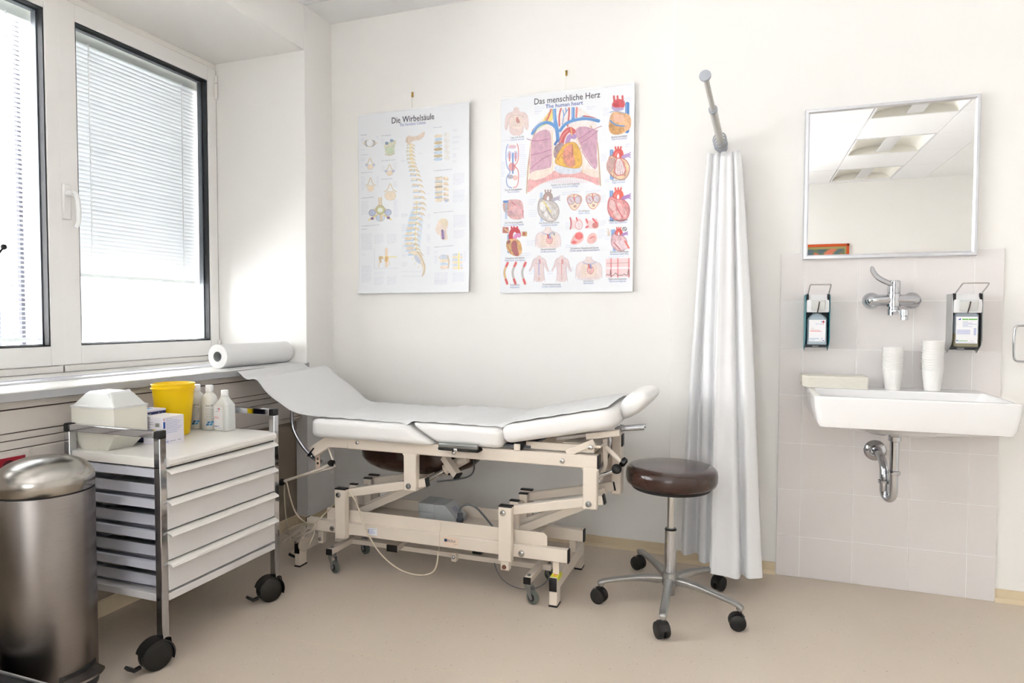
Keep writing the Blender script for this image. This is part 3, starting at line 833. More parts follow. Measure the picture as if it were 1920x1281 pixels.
# row with the red heart and the pacemaker
A.poly([(68, 880), (102, 880), (102, 914), (68, 914)], (198, 110, 95), 1, 0, 0.6); A.line([(80, 890), (98, 905)], 6, (240, 200, 140)); A.poly([(176, 906), (204, 906), (204, 932), (176, 932)], (214, 160, 95), 1, 0, 0.5); A.ell(188, 918, 6, 8, (200, 60, 50))
A.line([(100, 925), (100, 1020)], 12, (120, 160, 210), 0.9, 0)
A.line([(118, 965), (112, 920), (126, 895), (150, 895), (160, 925)], 26, (205, 48, 58))
for x in (120, 134, 152): A.line([(x, 900), (x-2, 880)], 10, (205, 48, 58), 1, 0)
A.line([(134, 950), (144, 925), (160, 925)], 22, (222, 130, 190))
A.poly([(88, 960), (110, 944), (160, 948), (178, 990), (174, 1036), (140, 1046), (104, 1026), (88, 996)], (216, 160, 96), 1, 2, 0.45)
A.poly([(118, 960), (146, 950), (150, 1000), (164, 1040), (134, 1044), (116, 1000)], (168, 80, 84), 0.95, 2, 0.3); A.poly([(88, 962), (104, 950), (116, 962), (96, 980)], (160, 90, 80), 1, 1); A.line([(90, 985), (104, 1000), (112, 1030)], 3, (170, 80, 60))
for cx_, cy_, s_, hh in ((322, 950, 1.08, 0.62), (550, 1118, 1.12, 0.72)):
    torso(A, cx_, cy_, s_, hh)
    A.line([(cx_-30*s_, cy_-34*s_), (cx_, cy_-24*s_), (cx_+34*s_, cy_-34*s_)], 4, (140, 155, 205), 0.8)
    A.ell(cx_+8, cy_+4, 16*s_, 20*s_, (222, 160, 158), 0.95, 0, 0.4, (190, 90, 95), 2); A.line([(cx_-2, cy_-26), (cx_+2, cy_-8)], 8, (214, 76, 76)); A.line([(cx_+8, cy_-26), (cx_+12, cy_-6)], 7, (110, 130, 205), 0.9)
A.ell(356, 922, 4, 4, (60, 120, 90)); A.line([(322, 930), (345, 905), (358, 920)], 2.5, (90, 100, 110))
# prosthetic valve picture
A.line([(678, 900), (680, 960), (700, 985)], 7, (110, 150, 215)); heart_small(A, 716, 960, 0.72, (214, 168, 176), (170, 90, 100), (224, 62, 55), (110, 150, 215), (170, 120, 195))
A.poly([(680, 975), (708, 960), (756, 950), (776, 1005), (740, 1012), (700, 1000)], (222, 190, 196), 1, 1, 0.4); A.line([(690, 970), (724, 1008)], 5, (200, 80, 80)); A.line([(752, 962), (774, 1000)], 9, (228, 100, 90)); A.ell(750, 894, 11, 10, (230, 232, 236), 1, 0, 0.1, (50, 55, 60), 3); A.line([(742, 888), (758, 900)], 3, (50, 55, 60))
A.line([(656, 890), (662, 915), (658, 932)], 5, (220, 200, 190)); A.line([(648, 905), (660, 920), (670, 900)], 3, (220, 200, 190)); A.ell(661, 922, 8, 10, (222, 205, 190))
# arteries bottom left
for x, mid in ((84, (240, 190, 90)), (130, (165, 185, 190)), (184, (160, 185, 190))):
    A.line([(x+12, 1085), (x-6, 1120), (x-6, 1150), (x+10, 1190)], 13, (210, 176, 165)); A.line([(x+10, 1090), (x-6, 1122), (x-6, 1150), (x+8, 1186)], 6, mid)
    A.line([(x+4, 1098), (x+12, 1080)], 13, (226, 76, 80), 1, 0); A.line([(x+2, 1174), (x+10, 1196)], 13, (226, 76, 80), 1, 0)
# two standing torsos
for x, c2 in ((272, (110, 135, 205)), (398, (214, 110, 110))):
    A.poly([(x-10, 1040), (x+10, 1038), (x+14, 1052), (x+36, 1062), (x+44, 1100), (x+54, 1126), (x+48, 1132), (x+32, 1106), (x+26, 1090), (x+26, 1140), (x+34, 1186), (x-30, 1188), (x-24, 1140), (x-28, 1092), (x-42, 1118), (x-52, 1132), (x-56, 1124), (x-42, 1096), (x-34, 1062), (x-14, 1052)], (226, 202, 202), 0.95, 1, 0.15)
    A.line([(x+54, 1126), (x+44, 1100), (x+36, 1062), (x+14, 1052)], 2.4, (185, 150, 160), 0.8); A.line([(x-56, 1124), (x-42, 1096), (x-34, 1062), (x-14, 1052)], 2.4, (185, 150, 160), 0.8)
    A.line([(x+26, 1090), (x+26, 1140), (x+34, 1186)], 2.4, (185, 150, 160), 0.7); A.line([(x-28, 1092), (x-24, 1140), (x-30, 1188)], 2.4, (185, 150, 160), 0.7)
    for sg in (-1, 1): A.line([(x, 1082), (x+sg*14, 1088), (x+sg*26, 1080)], 2, (190, 155, 165), 0.7)
    A.line([(x, 1066), (x-2, 1120), (x, 1150)], 4, c2, 0.8); A.line([(x+2, 1062), (x+8, 1074), (x+4, 1084)], 5, (214, 100, 100), 0.9); A.ell(x, 1168, 7, 12, (214, 180, 176), 0.8)
# electrocardiogram
A.poly([(645, 1060), (780, 1056), (780, 1106), (645, 1108)], (246, 206, 206), 1, 0, 0.05); A.poly([(645, 1116), (780, 1114), (780, 1162), (645, 1162)], (246, 206, 206), 1, 0, 0.05)
for x in (674, 712, 774):
    A.line([(x, 1060), (x, 1106)], 8, (230, 120, 125), 0.9, 0); A.line([(x, 1116), (x, 1162)], 8, (230, 120, 125), 0.9, 0)
A.line([(646, 1152), (656, 1146), (662, 1152), (668, 1152), (671, 1122), (675, 1158), (690, 1150), (700, 1138), (712, 1152), (740, 1152), (748, 1144), (756, 1152), (766, 1152), (772, 1120), (776, 1156)], 2.6, (70, 60, 65), 1, 0)
A.line([(650, 1086), (770, 1082)], 2, (150, 90, 95), 0.8, 0)
for x, y, w_, n in ((70, 400, 60, 1), (250, 215, 60, 3), (250, 240, 40, 2), (540, 215, 50, 2), (630, 225, 40, 2), (630, 250, 45, 2), (155, 425, 40, 6), (165, 480, 40, 12), (62, 520, 20, 8), (215, 730, 40, 3), (215, 790, 50, 4), (400, 690, 110, 2), (530, 685, 90, 2), (420, 860, 26, 4), (606, 850, 40, 3), (605, 710, 40, 4), (600, 900, 40, 5), (420, 985, 70, 2), (205, 960, 60, 3), (165, 1030, 60, 3), (215, 1120, 40, 3), (320, 1130, 30, 2), (430, 1110, 40, 3), (480, 1175, 120, 1), (660, 1052, 110, 1), (740, 170, 50, 3), (755, 425, 30, 2), (640, 930, 34, 3), (620, 480, 26, 4), (640, 620, 34, 2), (450, 265, 0, 0)):
    if n: A.para(x, y, w_, n, 11, (170, 182, 220), 0.42, -0.08)
ink2 = A.finish(); H2 = A

# ---- the spine chart
B = Art([(70, 210), (713, 132), (70, 1222), (700, 1218)])
bone, boneD, disc, nerve = (232, 214, 186), (190, 160, 120), (178, 206, 230), (240, 210, 90)
B.poly([(345, 330), (360, 320), (385, 330), (420, 318), (452, 292), (446, 325), (420, 350), (380, 352), (362, 372), (342, 360)], (226, 200, 178), 1, 2, 0.2)
B.line([(342, 360), (350, 325), (352, 380)], 6, boneD, 0.7)
spine = [(356, 372), (352, 410), (354, 450), (362, 490), (374, 530), (384, 580), (396, 640), (400, 700), (394, 750), (376, 800), (362, 850), (354, 900), (356, 950), (376, 990)]
B.poly([(386, 745), (362, 760), (344, 850), (340, 880), (372, 880), (395, 800)], (190, 218, 238), 0.8, 1, 0.1)
B.poly([(418, 760), (436, 770), (428, 880), (414, 980), (396, 900)], (214, 226, 240), 0.9, 1, 0.1)
def lerp(P, t):
    t = t*(len(P)-1); i = min(int(t), len(P)-2); f = t-i
    return (P[i][0]*(1-f)+P[i+1][0]*f, P[i][1]*(1-f)+P[i+1][1]*f)
for k in range(24):
    t = k/23.0; x, y = lerp(spine, t**1.05); r = 8+17*t**1.1
    if k < 7: r = 8
    hgt = (6+9*t)
    B.line([(x-r, y+hgt*0.9), (x+r, y+hgt*0.7)], 7*(0.6+0.6*t), disc, 0.95, 0)
    B.poly([(x-r, y-hgt*.62), (x+r, y-hgt*.8), (x+r*.9, y+hgt*.5), (x-r*.95, y+hgt*.62)], bone if k % 2 else (228, 206, 178), 1, 1, 0.25)
    # process behind
    px = x+r+10+6*math.sin(t*3)
    col = boneD if k % 2 else (214, 190, 140)
    B.poly([(x+r, y-5), (px+8, y-6), (px+20+4*t, y+12+6*t), (px+10, y+12), (x+r, y+5)], bone, 1, 1, 0.3)
    B.line([(x+r+3, y-3), (px+10, y+2), (px+20+4*t, y+13+6*t)], 3, col, 0.8, 1)
    B.ell(x+r+4, y+6, 4, 5, (150, 175, 200) if k > 6 else nerve, 0.9)
    if k < 8: B.line([(x-2, y), (x-4, y+9)], 3, (222, 196, 90), 0.9, 0)
B.line([(368, 380), (372, 440), (384, 500)], 5, (240, 220, 150), 0.9)
B.poly([(376, 1000), (384, 985), (420, 990), (440, 1040), (450, 1080), (440, 1120), (426, 1126), (434, 1090), (425, 1060), (392, 1040)], bone, 1, 2, 0.25)
B.poly([(380, 1010), (396, 1000), (418, 1030), (424, 1058), (396, 1046)], (198, 205, 222), 1, 2, 0.1)
B.line([(402, 985), (430, 1030), (446, 1075), (428, 1126)], 5, boneD, 0.8); B.line([(400, 700), (396, 800), (388, 900), (398, 985)], 4, (225, 195, 60), 0.5)
for x, y in ((378, 1020), (390, 1048), (412, 1066)): B.line([(x, y), (x-6, y+10)], 3, nerve, 0.8, 0)
def vert(cx, cy, s, sp=1.0, body=(238, 216, 190), blob=True):
    def q(L): return [(cx+x*s, cy+y*s) for x, y in L]
    B.line(q([(-34, 4), (-14, -6), (0, -40*sp), (14, -6), (34, 4)]), 7*s, bone); B.line(q([(-34, 4), (-14, -6), (0, -40*sp), (14, -6), (34, 4)]), 2, boneD, 0.8)
    B.poly(q([(-22, 4), (0, 0), (22, 4), (22, 26), (0, 38), (-22, 26)]), body, 1, 2, 0.15); B.line(q([(-22, 4), (0, 0), (22, 4), (22, 26), (0, 38), (-22, 26)]), 2, boneD, 0.7, 2, True)
    B.ell(cx, cy-6*s, 11*s, 9*s, (242, 244, 248))
    if blob:
        for sg in (-1, 1): B.ell(cx+sg*24*s, cy+6*s, 9*s, 9*s, (160, 182, 214), 0.9, 0, 0.2)
B.ell(137, 366, 34, 20, bone, 1, 0, 0.2, boneD, 2.5); B.ell(137, 364, 18, 20, (242, 244, 248)); B.line([(116, 352), (112, 368), (120, 384)], 7, (140, 165, 200)); B.line([(158, 352), (164, 368), (154, 384)], 7, (140, 165, 200)); B.line([(95, 368), (106, 366)], 5, bone); B.line([(170, 364), (182, 366)], 5, bone)
B.poly([(222, 392), (216, 378), (240, 362), (284, 346), (288, 362), (276, 392), (280, 428), (252, 438), (226, 430)], (206, 214, 180), 1, 1, 0.3); B.line([(218, 384), (250, 378), (284, 360)], 7, bone); B.ell(234, 367, 10, 9, (110, 130, 165)); B.ell(262, 352, 10, 9, (120, 145, 185)); B.poly([(236, 396), (270, 396), (270, 424), (238, 426)], (190, 212, 170), 0.9, 1); B.line([(224, 430), (252, 438), (278, 426)], 4, boneD)
vert(138, 486, 0.85, 1.2); vert(249, 522, 0.85, 1.2); vert(140, 605, 0.85, 1.5, blob=False); B.ell(140, 625, 19, 18, (236, 212, 178)); vert(252, 640, 1.0, 1.3, blob=False); B.ell(252, 667, 32, 26, (236, 214, 184), 1, 0, 0.1, (214, 190, 160), 2)
B.line([(188, 680), (192, 720), (170, 745), (150, 755)], 14, bone); B.line([(200, 680), (198, 720), (218, 745), (240, 755)], 14, bone); B.line([(188, 680), (190, 722), (150, 752)], 2.5, boneD, 0.8); B.line([(202, 680), (200, 722), (240, 752)], 2.5, boneD, 0.8)
B.ell(194, 748, 26, 26, (206, 196, 120), 1, 0, 0.2, (130, 120, 80), 3); B.ell(194, 748, 17, 15, (236, 242, 226), 1, 0, 0.1, (120, 140, 110), 2)
B.ell(148, 764, 19, 18, (170, 180, 214), 1, 0, 0.2, (110, 115, 135), 3); B.ell(238, 762, 19, 18, (170, 180, 214), 1, 0, 0.2, (110, 115, 135), 3)
B.line([(128, 806), (150, 790), (178, 775)], 7, nerve); B.line([(256, 802), (236, 788), (212, 775)], 7, nerve); B.ell(148, 796, 10, 8, (110, 70, 120), 0.9); B.ell(240, 792, 10, 8, (110, 70, 120), 0.9)
B.poly([(168, 776), (220, 776), (218, 806), (194, 814), (170, 806)], (200, 214, 232), 1, 1); B.poly([(192, 776), (208, 776), (206, 808), (194, 812)], (226, 196, 150), 1, 0); B.line([(168, 776), (170, 806), (194, 814), (218, 806), (220, 776)], 2, (110, 120, 150), 0.7)
# lumbar pictures on the right
for k, c_ in enumerate([(226, 206, 178), disc, (190, 160, 105), (196, 218, 236), (180, 150, 95), (190, 214, 236), (200, 178, 130), disc]):
    y = 318+k*19; B.poly([(502-k*0.5, y), (548, y-4), (548, y+14), (503-k*0.5, y+17)], c_, 0.95, 1, 0.3)
for k in range(5): B.ell(575, 320+k*32, 18, 15, (236, 232, 226), 0.9, 0.5)
for k in range(5):
    y = 560+k*30; B.poly([(506, y), (548, y-2), (546, y+22), (504, y+24)], bone, 1, 1, 0.3); B.line([(506, y+2), (546, y-1)], 3, (150, 120, 80), 0.8, 0)
    if k < 4: B.line([(504, y+27), (546, y+23)], 6, [disc, (150, 120, 95), disc, (140, 175, 215)][k], 1, 0)
    B.poly([(550, y+2), (566, y-6), (586, y+8), (582, y+22), (562, y+16), (552, y+20)], (232, 210, 184), 1, 1, 0.4); B.line([(556, y), (562, y+14), (582, y+18)], 3, boneD, 0.8)
B.poly([(560, 690), (574, 684), (574, 704), (564, 704)], (150, 175, 215), 1, 0)
B.poly([(512, 840), (522, 806), (548, 794), (574, 802), (580, 834), (568, 862), (570, 890), (578, 918), (538, 922), (534, 890), (514, 886), (508, 868), (502, 860)], (236, 212, 192), 1, 2, 0.08); B.poly([(524, 808), (548, 794), (574, 802), (580, 834), (560, 848), (536, 828)], (228, 208, 170), 0.9, 2, 0.1)
B.line([(544, 866), (548, 910)], 14, (112, 80, 150), 1, 0, tex=1.2)
for k in range(6): B.line([(538, 868+k*8), (560, 870+k*8)], 2.5, (90, 60, 120), 0.9, 0)
B.ell(552, 1018, 26, 14, (200, 210, 226), 1, 0, 0.2, (170, 165, 175), 2); B.poly([(528, 1028), (578, 1026), (576, 1048), (530, 1050)], bone, 1, 1, 0.2); B.ell(552, 1056, 24, 8, disc); B.poly([(530, 1062), (574, 1060), (572, 1086), (532, 1086)], (234, 212, 194), 1, 1, 0.2); B.line([(574, 1010), (582, 1040), (576, 1078)], 10, boneD, 0.8); B.line([(520, 1020), (530, 1026)], 6, bone)
for k in range(6): B.poly([(602, 996+k*15), (632, 995+k*15), (632, 1009+k*15), (602, 1010+k*15)], [(205, 214, 226), (240, 222, 186)][k % 2], 1, 0, 0.2); B.poly([(648, 998+k*15), (664, 1000+k*15), (660, 1010+k*15), (648, 1009+k*15)], [(214, 220, 232), (240, 216, 186)][k % 2], 1, 0)
B.line([(639, 995), (639, 1085)], 9, (240, 216, 90), 1, 0)
B.line([(160, 966), (160, 1080), (292, 1078)], 2, (200, 205, 215), 0.9, 0); B.line([(215, 966), (215, 1078)], 2, (214, 216, 224), 0.9, 0); B.line([(228, 970), (228, 1066)], 18, (244, 208, 172), 0.9, 0); B.line([(210, 1014), (282, 1014)], 9, (244, 230, 170), 0.9, 0)
B.poly([(182, 1012), (206, 1008), (212, 1030), (200, 1044), (190, 1050), (186, 1030)], (206, 172, 110), 1, 1, 0.3); B.poly([(222, 1010), (240, 1012), (238, 1040), (222, 1046), (216, 1030)], (232, 176, 90), 1, 1, 0.3); B.line([(186, 1044), (184, 1070)], 7, bone); B.line([(244, 1040), (246, 1060)], 6, bone); B.ell(204, 1034, 7, 9, (242, 244, 248))
G = (150, 152, 172)
for x, y, w_, n in ((86, 320, 40, 1), (202, 325, 60, 1), (86, 434, 40, 1), (86, 536, 110, 1), (202, 468, 90, 1), (202, 574, 90, 1), (86, 680, 100, 1), (86, 840, 150, 1), (86, 858, 60, 1), (498, 276, 60, 1), (498, 524, 130, 1), (498, 764, 160, 1), (498, 960, 130, 1)):
    B.para(x, y, w_, n, 9, G, 0.8, -0.08)
for x, y, w_, n in ((86, 338, 22, 3), (86, 404, 30, 1), (172, 330, 18, 2), (202, 345, 18, 4), (86, 450, 26, 3), (86, 500, 26, 1), (86, 560, 22, 10), (175, 560, 12, 8), (270, 480, 24, 6), (270, 590, 24, 4), (204, 500, 18, 4), (86, 700, 40, 10), (270, 690, 24, 13), (86, 885, 62, 12), (160, 890, 52, 7), (232, 890, 56, 7), (86, 1000, 40, 1), (86, 1066, 56, 5), (86, 1108, 56, 7), (160, 1104, 60, 2), (160, 1130, 54, 6), (232, 1130, 54, 6), (316, 470, 30, 1), (316, 772, 34, 3), (316, 830, 24, 6), (316, 890, 26, 3), (316, 940, 28, 5), (316, 1000, 30, 3), (316, 1050, 30, 3), (460, 776, 16, 3), (460, 830, 16, 4), (455, 890, 20, 6), (455, 960, 18, 6), (460, 655, 18, 1), (415, 425, 20, 1), (610, 290, 30, 2), (610, 330, 50, 2), (610, 358, 38, 2), (610, 400, 44, 1), (610, 430, 20, 3), (610, 468, 20, 2), (610, 545, 70, 5), (610, 580, 70, 4), (610, 640, 70, 5), (610, 672, 66, 5), (610, 782, 74, 9), (610, 868, 66, 6), (498, 985, 24, 2), (498, 1012, 18, 6), (668, 985, 16, 8), (498, 1108, 80, 8), (604, 1108, 70, 7), (498, 1150, 78, 4)):
    B.para(x, y, w_, n, 8, (180, 184, 212), 0.42, -0.05)
for x, y, l in ((312, 468, 40), (312, 775, 36), (312, 985, 44), (312, 1098, 110), (312, 1124, 118)): B.line([(x, y), (x+l, y)], 1.6, (205, 208, 220), 0.9, 0)
ink1 = B.finish(0.22)

def poster(name, label, x0, x1, z0, z1, ink, art, texts, curl, group):
    hh, ww = ink.shape[:2]
    W, Hh = x1-x0, z1-z0
    def surf(u, v):
        """u right, v down, on the sheet"""
        y = -0.006 - curl*(max(0, u-0.55)/0.45)**2*0.02 - 0.012*math.exp(-(1-v)*18)*curl - 0.004*math.sin(u*5)*curl
        return Vector((x0+W*u, y, z1-Hh*v))
    t = thing(name, label, 'poster', ((x0+x1)/2, -0.006, z0), group=group)
    m = MB('poster_print')
    m.grid(lambda u, v: surf(u, v), ww, hh)
    # lettering, carried by the sheet
    for txt, cx_, cy_, wd, ht, c_ in texts:
        q = art.T((cx_, cy_)); u = q[0]/art.w; v = q[1]/art.h
        qa = art.T((cx_-wd/2, cy_)); qb = art.T((cx_+wd/2, cy_)); wm = (qb[0]-qa[0])/art.w*W
        hm = ht/1060*Hh
        m.mat(c_)
        ctr = Vector((x0+W*u, 0, z1-Hh*v))
        def warp(p):
            uu = (p.x-x0)/W; vv = (z1-p.z)/Hh
            s_ = surf(min(1, max(0, uu)), min(1, max(0, vv))); return Vector((p.x, s_.y-0.0009, p.z))
        m.text(txt, ctr, (1, 0, 0), (0, 0, 1), hm, 'CENTER', wm, warp)
    ob = m.build('printed_sheet', t)
    me = ob.data
    at = me.color_attributes.new('Ink', 'FLOAT_COLOR', 'POINT')
    rgba = np.ones((len(me.vertices), 4), np.float32); rgba[:hh*ww, :3] = ink.reshape(-1, 3)
    at.data.foreach_set('color', rgba.ravel())
    md = ob.modifiers.new('solid', 'SOLIDIFY'); md.thickness = 0.0006; md.offset = 0.0
    m = MB('cap_white').box(x0, x1, -0.0075, -0.004, z1-0.004, z1+0.010); m.build('top_strip', t, bevel=0.001, seg=1)
    return t
pt = []
def cap(a, b, x, y, w1_, w2_, dy=13, h=14):
    pt.append((a, x, y, w1_, h, 'ink_grey')); pt.append((b, x, y+dy, w2_, h, 'ink_lilac'))
pt.append(('Das menschliche Herz', 427, 180, 366, 46, 'ink_dark')); pt.append(('The human heart', 412, 210, 208, 29, 'ink_blue'))
cap('Lage und Größe', 'Location and size', 151, 384, 74, 76)
cap('Das Kreislaufsystem', 'The circulation', 128, 676, 94, 66)
cap('Ansicht von vorne und Umgebung', 'Frontal view and surroundings', 418, 648, 158, 142)
cap('Ansicht von hinten', 'View from behind', 720, 384, 90, 84)
cap('Rechte Kammer', 'Right ventricle', 718, 626, 78, 70)
cap('Vorhöfe und Kammern', 'Atria and ventricles', 714, 850, 110, 96)
cap('Die Herzkranzgefäße', 'Coronary blood vessels', 130, 860, 100, 112)
cap('Das Reizleitungssystem', 'Conduction System', 328, 862, 112, 90)
cap('Herzklappen', 'Heart valves', 524, 796, 64, 62)
cap('Herzspitze und Septum', 'Heart apex and septum', 136, 1058, 106, 112)
cap('Herzschrittmacher', 'Cardiac pacemaker', 324, 1010, 84, 90)
cap('Herzaktion, Diastole und Systole', 'Cardiac action, diastole and systole', 526, 1004, 156, 168)
cap('Künstliche Herzklappe', 'Prosthetic heart valve', 722, 1026, 104, 104)
cap('Angioplastie', 'Angioplasty', 136, 1208, 54, 54)
cap('Herzkatheterisierung', 'Cardiac catheterisation', 342, 1206, 100, 108)
cap('Auskultation', 'Auscultation', 548, 1188, 58, 58)
cap('Elektrokardiogramm', 'Electrocardiogram', 712, 1178, 100, 92)
pt1 = [('Die Wirbelsäule', 382, 240, 240, 50, 'ink_dark'), ('The Vertebral Column', 381, 262, 146, 26, 'ink_lilac')]
poster('wall_poster', 'white poster of the human spine, hanging on the wall nearest the window', 0.177, 0.853, 1.262, 2.243, ink1, B, pt1, 1.0, 'anatomy posters')
poster('wall_poster', 'white poster of the red and blue human heart, right of the spine poster', 1.022, 1.702, 1.256, 2.242, ink2, H2, pt, 0.5, 'anatomy posters')
for hx, hz, zt, lb in ((0.513, 2.324, 2.25, 'small brass picture hook with white string above the spine poster'), (1.364, 2.335, 2.25, 'small brass picture hook with white string above the heart poster')):
    t = thing('picture_hook', lb, 'hook', (hx, -0.004, hz), group='brass picture hooks')
    m = MB('brass'); m.box(hx-0.005, hx+0.005, -0.004, -0.001, hz-0.012, hz+0.014); m.cyl((hx, -0.001, hz+0.006), (hx, -0.011, hz+0.008), 0.0035, n=12)
    m.tube([(hx, -0.004, hz-0.01), (hx, -0.010, hz-0.016), (hx, -0.014, hz-0.010), (hx, -0.013, hz-0.002)], 0.002, 8, smooth=1); m.build('hook', t)
    MB('string').tube([(hx, -0.012, hz-0.013), (hx-0.001, -0.007, zt)], 0.0011, 6).build('string', t)

#==SINK CORNER==
YT = -0.0885   # tile face
def caster_wheel(mb, c, r, w, ax):
    """wheel disc centred c, axle direction ax"""
    a = Vector(ax).normalized(); c = Vector(c)
    mb.tube([c-a*w/2, c-a*w*0.38, c-a*w*0.1, c+a*w*0.1, c+a*w*0.38, c+a*w/2], [r*0.80, r*0.97, r, r, r*0.97, r*0.80], 28)
# washbasin
sk = thing('washbasin', 'white ceramic washbasin mounted on the tiled wall under the mirror', 'washbasin', (2.775, YT, 0.845))
X0, X1, YF, YBk = 2.455, 3.095, -0.545, YT
zt = 0.845
m = MB('ceramic')
R = [rrect(2.64, 2.90, -0.40, -0.16, 0.09, 0.690), rrect(2.58, 2.96, -0.46, -0.12, 0.10, 0.708), rrect(X0+0.045, X1-0.045, YF+0.03, YBk-0.0, 0.03, 0.726),
     rrect(X0+0.02, X1-0.02, YF+0.006, YBk, 0.022, 0.733), rrect(X0+0.012, X1-0.012, YF+0.001, YBk, 0.022, 0.75), rrect(X0+0.003, X1-0.003, YF, YBk, 0.02, 0.80), rrect(X0, X1, YF, YBk, 0.02, zt-0.006), rrect(X0+0.003, X1-0.003, YF+0.003, YBk, 0.018, zt-0.001), rrect(X0+0.007, X1-0.007, YF+0.007, YBk, 0.016, zt),
     rrect(X0+0.022, X1-0.022, YF+0.020, YBk-0.145, 0.02, zt), rrect(X0+0.026, X1-0.026, YF+0.024, YBk-0.149, 0.02, zt-0.004), rrect(X0+0.032, X1-0.032, YF+0.03, YBk-0.153, 0.025, zt-0.03), rrect(X0+0.05, X1-0.05, YF+0.05, YBk-0.16, 0.04, zt-0.095), rrect(X0+0.10, X1-0.10, YF+0.09, YBk-0.18, 0.05, zt-0.115), rrect(2.745, 2.805, -0.33, -0.27, 0.029, zt-0.12)]
m.rings(R); m.build('basin', sk, angle=28)
m = MB('chrome').lathe([(0.032, 0), (0.032, 0.002), (0.026, 0.004), (0.02, 0.002)], (2.775, -0.30, zt-0.1205), 24); m.build('drain_ring', sk)
# siphon
sp = thing('drain_trap', 'chrome bottle-less drain trap under the washbasin', 'drain trap', (2.77, -0.29, 0.41))
sx, sy = 2.766, -0.285
m = MB('chrome'); m.lathe([(0.036, 0.690), (0.038, 0.684), (0.03, 0.676), (0.023, 0.672), (0.023, 0.655), (0.0165, 0.652), (0.0165, 0.53)], (sx, sy, 0), 28); m.build('down_pipe', sp)
m = MB('chrome').lathe([(0.0165, 0.522), (0.022, 0.524), (0.023, 0.530), (0.022, 0.537), (0.0165, 0.539)], (sx, sy, 0), 28); m.build('union_nut', sp)
m = MB('chrome'); pts_ = [(sx, sy, 0.53), (sx, sy, 0.455)]
bx, by = -0.028, 0.030
for i in range(0, 13):
    a = PI*i/12; k = (1-math.cos(a))/2; pts_.append((sx+bx*k, sy+by*k, 0.455-0.024*math.sin(a)*1.35))
pts_ += [(sx+bx, sy+by, 0.50), (sx+bx, sy+by+0.01, 0.545), (sx+bx-0.002, sy+by+0.05, 0.572), (sx+bx-0.006, YT-0.01, 0.578)]
m.tube(pts_, 0.0155, 20, smooth=1); m.build('trap_bend', sp)
m = MB('chrome').lathe([(0.0155, 0.478), (0.021, 0.480), (0.021, 0.492), (0.0155, 0.494)], (sx+bx, sy+by, 0), 24); m.build('union_nut', sp)
m = MB('chrome').lathe([(0.043, 0.0), (0.043, 0.004), (0.036, 0.012), (0.025, 0.016), (0.018, 0.026)], (0, 0, 0), 36, Matrix.Translation((sx+bx-0.006, YT, 0.578)) @ Matrix.Rotation(PI/2, 4, 'X')); m.build('wall_rosette', sp)
# wall tap
fx, fy, fz = 2.777, -0.145, 1.204
tpf = thing('wall_tap', 'chrome single-lever wall tap between the two soap dispensers', 'tap', (fx, YT, fz))
for px_ in (2.705, 2.852):
    m = MB('chrome').lathe([(0.034, 0), (0.034, 0.004), (0.030, 0.014), (0.022, 0.024), (0.017, 0.03), (0.017, 0.06)], (0, 0, 0), 32, Matrix.Translation((px_, YT, fz)) @ Matrix.Rotation(PI/2, 4, 'X')); m.build('wall_rosette', tpf)
m = MB('chrome')
m.tube([(fx-0.098, fy, fz), (fx-0.094, fy, fz), (fx-0.085, fy, fz), (fx-0.07, fy, fz), (fx+0.07, fy, fz), (fx+0.085, fy, fz), (fx+0.094, fy, fz), (fx+0.098, fy, fz)], [0.004, 0.014, 0.020, 0.023, 0.023, 0.020, 0.014, 0.004], 28)
m.build('crossbar', tpf)
m = MB('chrome').lathe([(0.010, -0.062), (0.022, -0.060), (0.022, -0.036), (0.0195, -0.034), (0.0195, -0.028), (0.0245, -0.026), (0.0245, 0.026), (0.022, 0.028), (0.022, 0.030), (0.0235, 0.032), (0.0235, 0.076), (0.020, 0.080)], (fx, fy-0.002, fz), 36); m.build('valve_body', tpf)
m = MB('chrome')
def lever(t, side):
    P = [(fx-0.005, fy-0.015, fz+0.062), (fx-0.035, fy-0.03, fz+0.074), (fx-0.065, fy-0.05, fz+0.088), (fx-0.085, fy-0.065, fz+0.108), (fx-0.096, fy-0.075, fz+0.135)]
    return P
P = [Vector(p) for p in lever(0, 0)]
rg = []
Wd = [0.014, 0.013, 0.015, 0.018, 0.012]; Th = [0.009, 0.008, 0.007, 0.006, 0.004]
for i, p in enumerate(P):
    d = (P[min(i+1, 4)]-P[max(i-1, 0)]).normalized(); sd = d.cross(Vector((0.35, -0.75, 0.5))).normalized(); nn = sd.cross(d)
    rg.append([p+sd*math.cos(2*PI*k/14)*Wd[i]+nn*math.sin(2*PI*k/14)*Th[i] for k in range(14)])
m.rings(rg); m.build('lever', tpf, sub=1)
m = MB('chrome')
m.rings([[Vector((fx+0.004+x*0.6*w_, yy, fz-0.050+z*h_)) for x, z in [(math.cos(2*PI*k/16)*0.02, math.sin(2*PI*k/16)*0.012) for k in range(16)]] for yy, w_, h_ in ((fy-0.005, 1.3, 1.0), (fy-0.05, 1.2, 0.9), (fy-0.10, 1.0, 0.8), (fy-0.135, 0.95, 0.8))])
m.build('spout', tpf)
m = MB('chrome').lathe([(0.011, -0.080), (0.0125, -0.079), (0.0125, -0.066), (0.011, -0.064), (0.014, -0.062), (0.014, -0.040), (0.010, -0.038)], (fx+0.012, fy-0.138, fz), 24); m.build('aerator', tpf)

